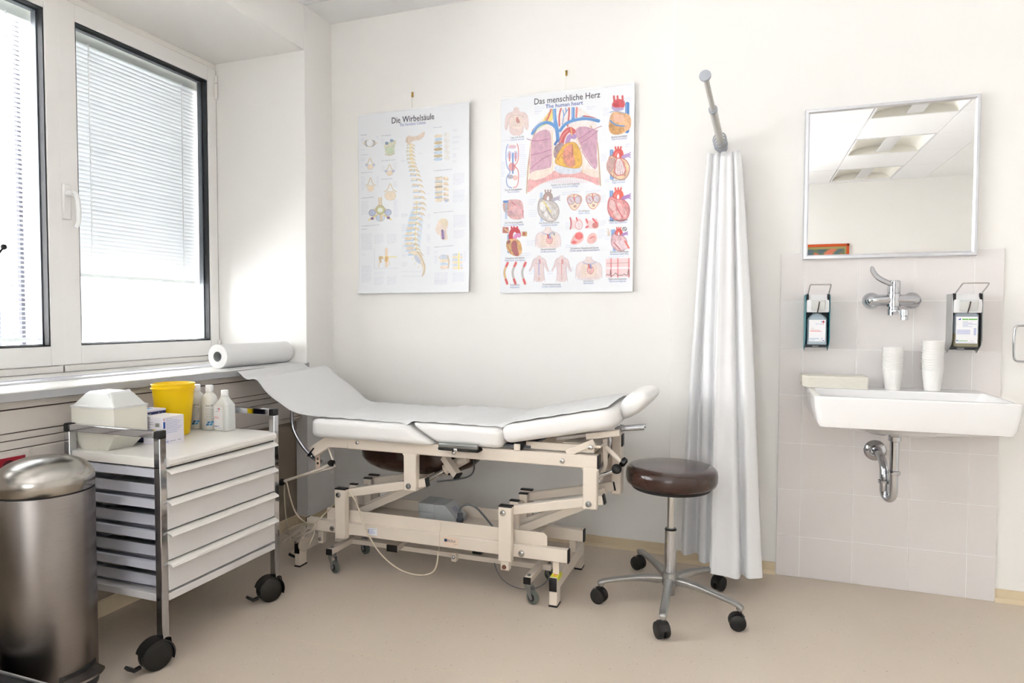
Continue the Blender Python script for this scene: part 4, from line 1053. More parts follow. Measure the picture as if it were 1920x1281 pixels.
# mirror
mr = thing('wall_mirror', 'square wall mirror with a silver frame above the washbasin', 'mirror', (2.757, YT, 1.38))
mx0, mx1, mz0, mz1 = 2.440, 3.070, 1.381, 2.012
m = MB('mirror_glass').box(mx0+0.012, mx1-0.012, -0.1035, -0.1005, mz0+0.012, mz1-0.012); m.build('mirror_glass', mr, flat=True)
m = MB('alu')
def fr(a0, a1, b0, b1, horiz):
    pass
fw = 0.018
# four mitred profiles
def prof(d):  # d: 0 outer .. fw inner -> y
    return [(0.0, -0.082), (0.0, -0.106), (0.003, -0.1115), (0.012, -0.1115), (fw, -0.106), (fw, -0.1)]
cs = [(mx0, mz0, 1, 1), (mx1, mz0, -1, 1), (mx1, mz1, -1, -1), (mx0, mz1, 1, -1)]
rg = [[Vector((cx_+sx_*d, y_, cz_+sz_*d)) for d, y_ in prof(0)] for cx_, cz_, sx_, sz_ in cs]
rg.append(rg[0])
m.rings(rg, capb=False, capt=False, closed=False); m.build('mirror_frame', mr, angle=20)
MB('dark_grey').box(mx0+0.005, mx1-0.005, -0.1, YT+0.001, mz0+0.03, mz1-0.02).build('backing_board', mr)

# soap dispensers
def dispenser(x0, x1, z0, z1, side, name, label, kind):
    t = thing('soap_dispenser', label, 'dispenser', ((x0+x1)/2, YT, z0), group=None)
    yb, yf = YT, YT-0.085; xm = (x0+x1)/2
    for sx_ in (x0, x1-0.0025):
        m = MB(side)
        m.prism([(yb, z0+0.004), (yb, z1), (yf+0.008, z1), (yf+0.002, z1-0.02), (yf, z0+0.05), (yf+0.012, z0+0.028), (yb-0.028, z0), (yb-0.018, z0-0.004), (yb-0.012, z0+0.004)], 'x', sx_, sx_+0.0025)
        m.build('side_plate', t, bevel=0.0006, seg=1)
    m = MB('dark_grey').box(x0+0.0025, x1-0.0025, yb-0.003, yb, z0+0.008, z1-0.01)
    m.box(x0+0.0025, x1-0.0025, yf+0.03, yb, z0+0.018, z0+0.022)
    m.mat('sill_grey'); m.box(xm-0.012, xm+0.012, yb-0.009, yb-0.003, z0+0.006, z0+0.022); m.build('back_plate', t, bevel=0.001, seg=1)
    # pump head
    zp = z1-0.075
    m = MB('cap_white')
    m.prism([(yb-0.01, zp), (yf+0.002, zp), (yf-0.004, zp+0.030), (yf+0.002, zp+0.052), (yf+0.03, z1-0.001), (yb-0.01, z1-0.001)], 'x', x0+0.004, x1-0.004)
    m.build('pump_head', t, bevel=0.003)
    m = MB('milky_plastic')
    m.prism([(yf-0.004, zp+0.006), (yf-0.014, zp+0.03), (yf-0.016, zp+0.045), (yf-0.003, zp+0.052)], 'x', x0+0.020, x1-0.020); m.build('nozzle_cover', t, bevel=0.003)
    MB('dark_gap').tube([(xm+0.004, yf-0.0165, zp+0.044), (xm+0.001, yf-0.013, zp+0.02), (xm-0.002, yf-0.006, zp)], 0.002, 6).build('outlet_tube', t)
    for sx_ in (x0+0.004, x1-0.012):
        MB('black_plastic').box(sx_, sx_+0.008, yf+0.002, yf+0.016, zp+0.035, z1+0.002).build('arm_pivot', t, bevel=0.001, seg=1)
    # lever of bent wire
    a = Vector((x0+0.008, yf+0.01, z1-0.004)); b_ = Vector((x0+0.008, yf-0.090, z1+0.036)); cc = Vector((x1-0.008, yf-0.090, z1+0.036)); d_ = Vector((x1-0.008, yf+0.01, z1-0.004))
    m = MB('chrome_soft').tube([a, a.lerp(b_, 0.9), b_.lerp(cc, 0.04)+Vector((0, 0, 0.0008)), b_.lerp(cc, 0.14), b_.lerp(cc, 0.86), b_.lerp(cc, 0.96), d_.lerp(cc, 0.9), d_], 0.0027, 10, smooth=1); m.build('arm_lever', t)
    # bottle
    zb_ = z0+0.022; zt_ = zp-0.002
    bm_ = {'a': 'bottle_blue', 'b': 'bottle_olive'}[kind]
    m = MB(bm_)
    bx0, bx1, by0, by1 = x0+0.008, x1-0.009, yf+0.006, yb-0.008
    if kind == 'a':
        rr = [rrect(bx0+0.003, bx1-0.003, by0+0.003, by1-0.003, 0.012, zb_), rrect(bx0, bx1, by0, by1, 0.014, zb_+0.004), rrect(bx0, bx1, by0, by1, 0.014, zb_+0.105), rrect(bx0+0.010, bx1-0.010, by0+0.006, by1-0.006, 0.014, zb_+0.12), rrect(xm-0.018, xm+0.018, by0+0.018, by1-0.016, 0.015, zb_+0.128), rrect(xm-0.017, xm+0.017, by0+0.02, by1-0.018, 0.014, zt_)]
        m.rings(rr); bt = m.build('soap_bottle', t)
    else:
        zl = zb_+0.052
        rr = [rrect(bx0+0.003, bx1-0.003, by0+0.003, by1-0.003, 0.012, zb_), rrect(bx0, bx1, by0, by1, 0.014, zb_+0.004), rrect(bx0, bx1, by0, by1, 0.014, zl)]
        m.rings(rr, capt=False); m.mat('bottle_greyed')
        m.rings([rrect(bx0, bx1, by0, by1, 0.014, zl), rrect(bx0, bx1, by0, by1, 0.014, zb_+0.125), rrect(bx0+0.006, bx1-0.006, by0+0.006, by1-0.006, 0.014, zb_+0.135), rrect(bx0+0.012, bx1-0.012, by0+0.012, by1-0.012, 0.014, zt_)], capb=False)
        bt = m.build('soap_bottle', t)
    # label
    lx0, lx1, lz0, lz1 = bx0+0.007, bx1-0.007, zb_+0.014, zb_+0.104
    if kind == 'b': lz1 = zb_+0.118
    yl = by0-0.0006; e = 0.0003
    m = MB('label_white').box(lx0, lx1, yl, by0+0.001, lz0, lz1)
    W_ = lx1-lx0; Hh_ = lz1-lz0
    def bar_(mm, u0, u1, v0, v1):
        m.mat(mm).box(lx0+W_*u0, lx0+W_*u1, yl-e, yl, lz0+Hh_*v0, lz0+Hh_*v1)
    if kind == 'a':
        bar_('ink_red', .84, .89, .85, .97); bar_('ink_red', .79, .94, .89, .93); bar_('ink_sky', .72, .80, .89, .93)
        m.mat('ink_lilac').text('septoman', (lx0+W_*.38, yl-e, lz0+Hh_*.79), (1, 0, 0), (0, 0, 1), 0.008, 'LEFT', W_*.32)
        m.mat('ink_red').text('med', (lx0+W_*.72, yl-e, lz0+Hh_*.79), (1, 0, 0), (0, 0, 1), 0.008, 'LEFT', W_*.18)
        for k, (u0, u1) in enumerate(((.08, .66), (.06, .76))): bar_('ink_pink', u0, u1, .50-.045*k, .52-.045*k)
        bar_('ink_grey', .12, .3, .60, .61); bar_('ink_sky', .03, .62, .115, .135); bar_('ink_grey', .03, .35, .05, .062); bar_('ink_blue', .85, .93, .02, .06); bar_('ink_sky', .76, .82, .12, .16); bar_('ink_grey', .66, .84, .05, .065)
    else:
        bar_('ink_green', .28, .56, .88, .925); bar_('ink_green', .58, .97, .88, .925)
        m.mat('ink_blue').add([(lx0+W_*.08, yl-e, lz0+Hh_*.88), (lx0+W_*.22, yl-e, lz0+Hh_*.88), (lx0+W_*.2, yl-e, lz0+Hh_*.95)], [(0, 1, 2)])
        for k in range(5): bar_('ink_lilac', .3, .55+.4*((k*7) % 3)/2, .80-.045*k, .815-.045*k)
        for k in range(7): bar_('ink_lilac', .04, .66, .50-.026*k, .512-.026*k)
        for k in range(6): bar_('ink_lilac', .82, .93, .54-.045*k, .57-.045*k)
        bar_('ink_green', .1, .55, .085, .105); bar_('ink_blue', .03, .09, .08, .12); bar_('ink_lilac', .1, .9, .03, .04); bar_('ink_grey', .68, .8, .09, .1)
    m.build('bottle_label', bt, flat=True)
    return t
dispenser(2.449, 2.543, 0.998, 1.230, 'teal_plastic', 'a', 'wall soap dispenser with teal side plates, left of the tap', 'a')
dispenser(2.975, 3.078, 0.998, 1.228, 'alu_side', 'b', 'silver wall soap dispenser with a green and white labelled bottle, right of the tap', 'b')

# paper cups
def cup_at(x, y, z, label, group, first=None):
    if first is not None:
        return dup(first, None, (x, y, z), label=label, group=group)
    m = MB('cup_white')
    h = 0.083
    m.lathe([(0.0255, 0.004), (0.0262, 0), (0.0272, 0.0), (0.0365, h-0.003), (0.0385, h-0.003), (0.0392, h-0.0015), (0.0385, h), (0.0365, h), (0.0358, h-0.003), (0.0266, 0.005)], (0, 0, 0), 32, capb=True, capt=True)
    o = m.build('paper_cup', origin=(0, 0, 0), label=label, cat='cup', group=group); o.location = (x, y, z); return o
lab = lambda k, n, s_: ('white paper cup at the bottom of the %s stack on the washbasin' % s_) if k == 0 else (('top white paper cup of the %s stack on the washbasin' % s_) if k == n-1 else ('white paper cup nested inside the %s stack on the washbasin' % s_))
c0 = None
for (x, n, dz, s_) in ((2.775, 9, 0.0108, 'shorter left'), (2.914, 12, 0.0104, 'taller right')):
    for k in range(n):
        c_ = cup_at(x, -0.17, 0.8455+dz*k, lab(k, n, s_), 'paper cups in the %s stack' % s_, c0)
        if c0 is None: c0 = c_
# folded paper towels
t = thing('paper_towel_stack', 'flat pile of folded cream paper towels on the left end of the washbasin', 'paper towels', (2.555, -0.19, 0.845), 0)
m = MB('towel_paper')
for k in range(12):
    z = 0.8462+k*0.0040; j = 0.0015*math.sin(k*2.3)
    m.prism([(2.437+j, z+0.006*math.exp(-k*.3)), (2.46, z+0.0002), (2.676+j, z), (2.679+j, z+0.0018), (2.676+j, z+0.0036), (2.46, z+0.0038), (2.436+j, z+0.0042+0.004)], 'y', -0.235+j, -0.13+j)
m.build('towels', t)

# towel bar at the right edge
t = thing('rail_handle', 'chrome U-shaped wall bar cut off by the right edge of the photo', 'handle', (3.22, -0.079, 1.03))
MB('chrome').tube([(3.36, -0.105, 1.104), (3.225, -0.105, 1.104), (3.206, -0.105, 1.102), (3.2005, -0.105, 1.085), (3.2005, -0.105, 0.985), (3.206, -0.105, 0.966), (3.225, -0.105, 0.964), (3.36, -0.105, 0.964)], 0.0042, 12, smooth=2).build('bar', t)
for z in (1.104, 0.964): MB('chrome').cyl((3.30, -0.105, z), (3.30, -0.079, z), 0.006).build('mount', t)

# behind the camera: pictures the mirror shows, then an added door and fill window
pf = thing('framed_picture', 'picture in an orange-red wooden frame, reflected at the lower left of the mirror', 'picture', (3.06, YB, 1.35))
def pframe(t, x0, x1, z0, z1, m1, m2, w_):
    yb = YB
    for (a0, a1, b0, b1) in ((x0, x1, z1-w_, z1), (x0, x1, z0, z0+w_), (x0, x0+w_, z0, z1), (x1-w_, x1, z0, z1)):
        m = MB(m1).box(a0, a1, yb, yb+0.022, b0, b1); m.build('frame_strip', t, bevel=0.004)
pframe(pf, 2.72, 3.375, 1.42, 2.035, 'frame_orange', None, 0.032)
n_ = 60
m = MB('poster_print'); m.grid(lambda u, v: (2.75+0.60*u, YB+0.010, 2.008-0.56*v), n_, n_)
pic = m.build('painted_sheet', pf)
at = pic.data.color_attributes.new('Ink', 'FLOAT_COLOR', 'POINT')
yy, xx = np.mgrid[0:n_, 0:n_]/n_
base = np.ones((n_, n_, 4), np.float32)
f1 = np.sin(xx*17+3*np.sin(yy*9))*np.cos(yy*13+2*np.sin(xx*7))
base[..., :3] = np.where(f1[..., None] > 0.25, np.array(s2l((.82, .46, .36))), np.where(f1[..., None] < -0.3, np.array(s2l((.34, .42, .46))), np.array(s2l((.42, .48, .36)))))
bd = (xx < .06) | (xx > .94) | (yy < .06) | (yy > .94); base[bd, :3] = s2l((.62, .58, .36))
at.data.foreach_set('color', base.ravel())
m2_ = thing('framed_picture', 'thin brown picture frame top, reflected at the bottom centre of the mirror', 'picture', (3.95, YB, 1.4))
pframe(m2_, 3.72, 4.35, 1.35, 1.905, 'frame_red', None, 0.02)
MB('poster_white').box(3.74, 4.33, YB, YB+0.008, 1.37, 1.885).build('sheet', m2_)

m = MB('added_door_brown').box(3.0-2.95, 0.88, YB, YB+0.045, 0, 2.05); m.mat('chrome_soft').cyl((0.80, YB+0.045, 1.03), (0.80, YB+0.10, 1.03), 0.009).cyl((0.80, YB+0.10, 1.03), (0.68, YB+0.10, 1.03), 0.009)  # added door, out of view, gives the chrome something dark to reflect
struct(m, 'added_dark_door', bevel=0.004)
m = MB('upvc')  # added window, out of view, lets in frontal fill light
for a0, a1, b0, b1 in ((0.95, 1.02, 0.9, 2.45), (2.58, 2.65, 0.9, 2.45), (1.765, 1.835, 0.9, 2.45), (0.95, 2.65, 0.9, 0.97), (0.95, 2.65, 2.38, 2.45)): m.box(a0, a1, YB-0.09, YB-0.03, b0, b1)
wf_ = struct(m, 'window_7', bevel=0.003)
MB('pane_glass').box(1.02, 2.58, YB-0.062, YB-0.058, 0.97, 2.38).build('pane', wf_, flat=True)
# curtain and its rod
rod = thing('curtain_rod', 'grey telescopic curtain rod sticking out from the wall above the curtain', 'curtain rod', (2.10, -0.079, 1.89))
A0 = Vector((2.103, -0.079, 1.888)); A1 = Vector((2.069, -0.78, 1.967))
d = A1-A0
MB('rod_grey').cyl(A0, A0+d*0.60, 0.0150, n=28).build('outer_tube', rod)
m = MB('rod_cap').cyl(A0+d*0.585, A0+d*0.605, 0.0168, n=28); m.cyl(A0+d*0.605, A0+d*0.615, 0.0150, 0.0110, n=28); m.build('clamp_collar', rod)
MB('rod_grey').cyl(A0+d*0.60, A1, 0.0098, n=24).build('inner_tube', rod)
dn = d.normalized()
MB('rod_cap').tube([A1-dn*0.006, A1-dn*0.004, A1+dn*0.004, A1+dn*0.008, A1+dn*0.010], [0.012, 0.0195, 0.0205, 0.019, 0.012], 28).build('end_cap', rod)
MB('rod_cap').cyl(A0, A0+dn*0.016, 0.024, n=28).build('wall_flange', rod)
ct = thing('curtain', 'white fabric curtain gathered in folds at the wall, hanging nearly to the floor', 'curtain', (2.12, -0.2, 0.07))
for k in range(3):
    c_ = A0+d*(0.08+0.05*k); yy_ = c_
    ring = []
    for i in range(20):
        a = 2*PI*i/20; ring.append((c_.x+0.0255*math.cos(a)+0.004*math.sin(a), c_.y+0.006*math.cos(a), c_.z-0.006+0.0265*math.sin(a)))
    m = MB('rod_cap').tube(ring, 0.0032, 8, closed=True); m.build('curtain_ring', ct)
CB = [(1.955, -0.165), (1.972, -0.205), (1.995, -0.190), (2.018, -0.150), (2.030, -0.175), (2.036, -0.225), (2.060, -0.250), (2.082, -0.235), (2.088, -0.270), (2.090, -0.395), (2.112, -0.412), (2.150, -0.408), (2.188, -0.412), (2.205, -0.395), (2.212, -0.360), (2.222, -0.375), (2.238, -0.412), (2.268, -0.400), (2.292, -0.375), (2.286, -0.330), (2.262, -0.300)]
CT = [(2.046, -0.136), (2.052, -0.1472), (2.06, -0.1405), (2.066, -0.1293), (2.074, -0.136), (2.082, -0.1472), (2.092, -0.1427), (2.098, -0.1328), (2.102, -0.145), (2.108, -0.1571), (2.116, -0.1598), (2.128, -0.1562), (2.14, -0.1598), (2.146, -0.154), (2.15, -0.145), (2.155, -0.1517), (2.162, -0.1616), (2.172, -0.1571), (2.182, -0.1517), (2.18, -0.1427), (2.172, -0.1373)]
def spl(P, t):
    t = t*(len(P)-1); i = min(int(t), len(P)-2); f = t-i; g = lambda k: P[max(0, min(len(P)-1, k))]
    return [0.5*((2*g(i)[c])+(-g(i-1)[c]+g(i+1)[c])*f+(2*g(i-1)[c]-5*g(i)[c]+4*g(i+1)[c]-g(i+2)[c])*f*f+(-g(i-1)[c]+3*g(i)[c]-3*g(i+1)[c]+g(i+2)[c])*f**3) for c in (0, 1)]
def curt(u, v):
    # v 0 top .. 1 bottom, u along the cloth
    k = v**0.85
    a = spl(CT, u); b_ = spl(CB, u)
    x = a[0]*(1-k)+b_[0]*k - 0.010*math.sin(v*PI)*(1-u); y = a[1]*(1-k)+b_[1]*k
    y += 0.006*math.sin(v*5.0+u*9)*math.sin(v*PI); x += 0.004*math.sin(v*4+u*14)*math.sin(v*PI)
    z = 1.852-(1.852-0.082+0.010*(u < 0.4))*v
    z += 0.004*math.sin(u*17)*(0.3+v)
    return (x, y, z)
m = MB('curtain_cloth').grid(curt, 220, 60); cl = m.build('curtain_cloth', ct, solid=0.0012, angle=80)
m = MB('curtain_cloth').grid(lambda u, v: tuple(Vector(curt(u, 1-0.0185*(1-v)))+Vector((0, -0.0016, 0))), 220, 3); m.build('hem', cl, angle=80)
e0 = Vector(curt(0.48, 0.008))
m = MB('chrome_soft').tube([e0+Vector((0.004*math.cos(2*PI*i/14), -0.003, 0.004*math.sin(2*PI*i/14))) for i in range(14)], 0.0014, 6, closed=True); m.build('eyelet', cl)

#==STOOL==
stl = thing('rolling_stool', 'round rolling stool with a brown leather seat on a five-arm metal base', 'stool', (1.945, -0.56, 0))
sxc, syc = 1.948, -0.56
m = MB('brown_leather').lathe([(0.02, 0.476), (0.14, 0.476), (0.160, 0.479), (0.171, 0.487), (0.1755, 0.500), (0.176, 0.522), (0.173, 0.538), (0.163, 0.548), (0.13, 0.5535), (0.06, 0.556), (0.01, 0.5565)], (sxc, syc, 0), 64)
m.build('seat', stl, angle=60)
m = MB('black_matt').lathe([(0.02, 0.466), (0.15, 0.466), (0.155, 0.472), (0.155, 0.480)], (sxc, syc, 0), 48); m.build('seat_base', stl)
m = MB('chrome_soft').lathe([(0.0135, 0.29), (0.0135, 0.455), (0.020, 0.462), (0.020, 0.47)], (sxc, syc, 0), 28); m.build('piston', stl)
m = MB('black_gloss').lathe([(0.022, 0.296), (0.023, 0.300), (0.020, 0.305), (0.0135, 0.306)], (sxc, syc, 0), 28); m.build('column_ring', stl)
m = MB('chrome').lathe([(0.0225, 0.10), (0.0225, 0.298)], (sxc, syc, 0), 32); m.build('column', stl)
m = MB('cast_alu').lathe([(0.018, 0.040), (0.018, 0.075), (0.030, 0.078), (0.033, 0.11), (0.028, 0.130), (0.023, 0.134)], (sxc, syc, 0), 32); m.build('hub', stl)
cast = [(1.690, -0.645), (1.955, -0.855), (2.208, -0.690), (2.128, -0.345), (1.782, -0.245)]
wdir = [70, 35, 100, 150, 60]
for i, (wx, wy) in enumerate(cast):
    a = math.atan2(wy-syc, wx-sxc); L = math.hypot(wx-sxc, wy-syc)
    Mx = Matrix.Translation((sxc, syc, 0)) @ Matrix.Rotation(a, 4, 'Z')
    sec = [(0.020, 0.098, 0.028, 0.022), (0.08, 0.108, 0.022, 0.018), (0.16, 0.104, 0.016, 0.0155), (L-0.03, 0.094, 0.011, 0.0145), (L-0.008, 0.090, 0.013, 0.015), (L+0.010, 0.084, 0.012, 0.013), (L+0.014, 0.080, 0.010, 0.010)]
    rg = []
    for (q, zc, hz_, hw_) in sec:
        ring = []
        for k in range(16):
            t_ = 2*PI*k/16; cxx = math.copysign(abs(math.cos(t_))**0.6, math.cos(t_)); szz = math.copysign(abs(math.sin(t_))**0.6, math.sin(t_))
            ring.append(Mx @ Vector((q, cxx*hw_, zc+szz*hz_*0.62)))
        rg.append(ring)
    m = MB('cast_alu').rings(rg)
    m.cyl(Mx @ Vector((L, 0, 0.066)), Mx @ Vector((L, 0, 0.090)), 0.013, 0.0145, 20)
    m.build('base_arm', stl, sub=1)
    cw = math.radians(wdir[i]); ax = Vector((math.cos(cw), math.sin(cw), 0)); off = Vector((-ax.y, ax.x, 0))*0.008
    c3 = Mx @ Vector((L, 0, 0.0265)); c3 = Vector((wx, wy, 0.0300))+off
    m = MB('black_plastic'); caster_wheel(m, c3-ax*0.013, 0.030, 0.019, ax); caster_wheel(m, c3+ax*0.013, 0.030, 0.019, ax)
    m.cyl((wx, wy, 0.045), (wx, wy, 0.070), 0.008, n=12)
    hood = []
    for k in range(9):
        t_ = math.radians(10+20*k); hood.append((c3+Vector((-ax.y, ax.x, 0))*math.cos(t_)*0.0325+Vector((0, 0, math.sin(t_)*0.0325+0.001))))
    for k in range(8):
        m.add([hood[k]-ax*0.009, hood[k]+ax*0.009, hood[k+1]+ax*0.009, hood[k+1]-ax*0.009], [(0, 1, 2, 3)])
    m.build('caster', stl)

#==EXAMINATION TABLE==
bed = thing('examination_table', 'cream steel-framed examination table with white padded sections by the back wall', 'examination table', (0.95, -0.5, 0))
EN = 'enamel'
BV = 0.003
def part(name, mb, parent=bed, **k):
    return mb.build(name, parent, **k)
def capb(parent, x0, x1, y0, y1, z0, z1):
    MB('black_plastic').box(x0, x1, y0, y1, z0, z1).build('end_cap', parent, bevel=0.0015, seg=1)
def bolt(parent, x, y, z, r=0.011, ax='y', m_='chrome_soft', sgn=-1):
    m = MB(m_)
    mt = Matrix.Translation((x, y, z)) @ Matrix.Rotation(PI/2, 4, 'X')
    m.lathe([(r, 0), (r, 0.002), (r*0.8, 0.006), (r*0.4, 0.008), (0.0005, 0.0085)], (0, 0, 0), 20, mt); m.build('bolt', parent)
# feet
for fx0, fx1 in ((0.307, 0.335), (1.505, 1.538)):
    ft = part('foot', MB(EN).box(fx0, fx1, -0.745, -0.29, 0.062, 0.116).box(fx0, fx1, -0.745, -0.695, 0.006, 0.064).box(fx0, fx1, -0.34, -0.29, 0.006, 0.064), bevel=BV)
    capb(ft, fx0+0.001, fx1-0.001, -0.749, -0.744, 0.062, 0.116)
    for yy in (-0.706, -0.446): MB(EN).box(fx0+0.004, fx1-0.004, yy, yy+0.012, 0.114, 0.172).build('spacer_block', ft)
    for ya, yb in ((-0.746, -0.694), (-0.341, -0.289)):
        MB('black_plastic').box(fx0-0.001, fx1+0.001, ya, yb, 0.0, 0.007).build('floor_pad', ft)
    if fx0 > 1:
        m = MB('sticker_yellow').box(fx0+0.002, fx1-0.001, -0.737, -0.675, 0.116, 0.1166).box(fx1-0.001, fx1+0.0006, -0.737, -0.675, 0.100, 0.1166); m.mat('ink_orange'); m.cyl((fx0+0.017, -0.707, 0.1166), (fx0+0.017, -0.707, 0.1169), 0.010, n=16); m.box(fx0+0.01, fx0+0.026, -0.728, -0.722, 0.1166, 0.1169); m.build('sticker', ft, label='yellow sticker with an orange spot')
# base rails front and rear, with the raised trough plates
for (ya, yb, yp) in ((-0.722, -0.692, -0.690), (-0.460, -0.430, -0.462)):
    rl = part('base_rail', MB(EN).box(0.355, 1.572, ya, yb, 0.170, 0.222), bevel=BV)
    capb(rl, 1.571, 1.577, ya+0.001, yb-0.001, 0.169, 0.223); capb(rl, 0.350, 0.356, ya+0.001, yb-0.001, 0.169, 0.223)
    if yp < -0.6:
        pol = [(0.45, 0.218), (0.45, 0.268), (0.456, 0.274), (1.470, 0.274), (1.484, 0.262), (1.484, 0.225), (1.478, 0.218)]
        part('trough_plate', MB(EN).prism(pol, 'y', -0.700, -0.697), bevel=0.0008, seg=1)
    else:
        pol = [(0.45, 0.218), (0.45, 0.262), (0.456, 0.270), (1.400, 0.270), (1.412, 0.262), (1.412, 0.225), (1.406, 0.218)]
        part('trough_plate', MB(EN).prism(pol, 'y', -0.455, -0.452), bevel=0.0008, seg=1)
part('trough_floor', MB(EN).box(0.45, 1.41, -0.698, -0.455, 0.218, 0.221))
# badge and plate
bd = part('name_badge', MB('sticker_cream').box(1.040, 1.108, -0.7228, -0.7218, 0.179, 0.216))
m = MB('ink_navy').box(1.044, 1.056, -0.7232, -0.7227, 0.196, 0.208); m.mat('ink_sky').box(1.044, 1.056, -0.7232, -0.7227, 0.202, 0.208)
m.mat('ink_navy').text('REZILA', (1.059, -0.7231, 0.1965), (1, 0, 0), (0, 0, 1), 0.0145, 'LEFT', 0.036); m.mat('ink_grey').tube([(1.086, -0.7230, 0.188), (1.092, -0.7230, 0.185), (1.096, -0.7230, 0.190), (1.104, -0.7230, 0.187)], 0.0006, 5, smooth=1)
m.build('badge_lettering', bd, flat=True)
pl = part('type_plate', MB('label_white').box(0.676, 0.722, -0.7228, -0.7218, 0.182, 0.213))
m = MB('ink_navy').box(0.677, 0.680, -0.7232, -0.7227, 0.185, 0.207); m.mat('ink_lilac')
for k in range(6): m.box(0.683, 0.683+0.03*(0.6+0.4*((k*3) % 4)/3), -0.7232, -0.7227, 0.188+k*0.004, 0.1893+k*0.004)
m.build('plate_print', pl, flat=True)
# posts
for x0, x1 in ((0.527, 0.580), (1.295, 1.350)):
    for (y0, y1, z0) in ((-0.752, -0.722, 0.157), (-0.660, -0.640, 0.22), (-0.545, -0.525, 0.22), (-0.480, -0.460, 0.157)):
        thin = (y0, y1) in ((-0.660, -0.640), (-0.545, -0.525))
        a, b_ = (x0+0.014, x1-0.002) if thin else (x0, x1)
        ps = part('post', MB(EN).box(a, b_, y0, y1, z0, 0.376), bevel=BV)
        MB('black_plastic').box(a-0.0005, b_+0.0005, y0-0.0005, y1+0.0005, 0.374, 0.3805).build('end_cap', ps, bevel=0.0015, seg=1)
        if z0 < 0.2 and y0 < -0.7: bolt(ps, x0+0.02, y0, 0.352, 0.0125)
bolt(bed, 0.492, -0.722, 0.188, 0.012); bolt(bed, 1.383, -0.722, 0.187, 0.0135)
m = MB(EN).box(1.302, 1.338, -0.745, -0.715, 0.118, 0.160); br = part('lower_bracket', m, bevel=BV); bolt(br, 1.318, -0.745, 0.132, 0.009, m_='enamel_rust')
m = MB(EN).box(0.40, 0.425, -0.70, -0.67, 0.105, 0.160); br = part('lower_bracket', m, bevel=BV); bolt(br, 0.412, -0.70, 0.124, 0.009)
# undercarriage
part('link_rod', MB(EN).box(0.42, 1.47, -0.60, -0.578, 0.082, 0.104), bevel=0.002)
part('pedal_bar', MB('black_plastic').box(1.00, 1.28, -0.560, -0.530, 0.108, 0.128).box(1.10, 1.14, -0.56, -0.40, 0.09, 0.11), bevel=0.003)
br = part('cross_strut', MB(EN).box(0.735, 0.785, -0.66, -0.48, 0.098, 0.124), bevel=BV); capb(br, 0.734, 0.786, -0.666, -0.660, 0.096, 0.126)
m = MB(EN).box(1.03, 1.052, -0.625, -0.60, 0.075, 0.115); br = part('lower_bracket', m, bevel=0.002); bolt(br, 1.041, -0.625, 0.095, 0.008)
for cx0, wd_ in ((0.487, 35), (1.405, 20)):
    cx1 = cx0+0.029
    bar_ = part('caster_bar', MB(EN).box(cx0, cx1, -0.758, -0.46, 0.083, 0.108), bevel=BV)
    capb(bar_, cx0-0.0005, cx1+0.0005, -0.763, -0.756, 0.082, 0.109)
    bolt_ = MB('zinc').cyl((cx0+0.015, -0.735, 0.108), (cx0+0.015, -0.735, 0.113), 0.008, n=6); bolt_.build('nut', bar_)
    for yy in (-0.735, -0.49):
        xx = cx0+0.0145
        cw = math.radians(wd_); ax = Vector((math.cos(cw), math.sin(cw), 0)); tr = Vector((-ax.y, ax.x, 0))
        if tr.y > 0: tr = -tr
        tr = Vector((0.9, -0.35, 0)).normalized(); ax = Vector((0.35, 0.9, 0)).normalized()
        cc = Vector((xx, yy, 0.027))+tr*0.020
        cs_ = part('caster', MB('zinc').cyl((xx, yy, 0.070), (xx, yy, 0.083), 0.018, n=24))
        m = MB('zinc')
        for sg in (-1, 1):
            p_ = [Vector((xx, yy, 0.070))-tr*0.014, Vector((xx, yy, 0.070))+tr*0.016, cc+tr*0.008+Vector((0, 0, -0.002)), cc+Vector((0, 0, -0.010)), cc-tr*0.008]
            o_ = ax*0.0135*sg
            vs = [q+o_ for q in p_]+[q+o_*1.12 for q in p_]
            m.add(vs, [(0, 1, 2, 3, 4), (9, 8, 7, 6, 5)]+[(i, (i+1) % 5, 5+(i+1) % 5, 5+i) for i in range(5)])
        m.cyl(cc-ax*0.017, cc+ax*0.017, 0.005, n=12)
        m.build('fork', cs_, bevel=0.001, seg=1)
        m = MB('grey_tyre'); caster_wheel(m, cc, 0.027, 0.019, ax); m.mat('black_plastic').cyl(cc-ax*0.0105, cc+ax*0.0105, 0.015, n=20); m.build('wheel', cs_)
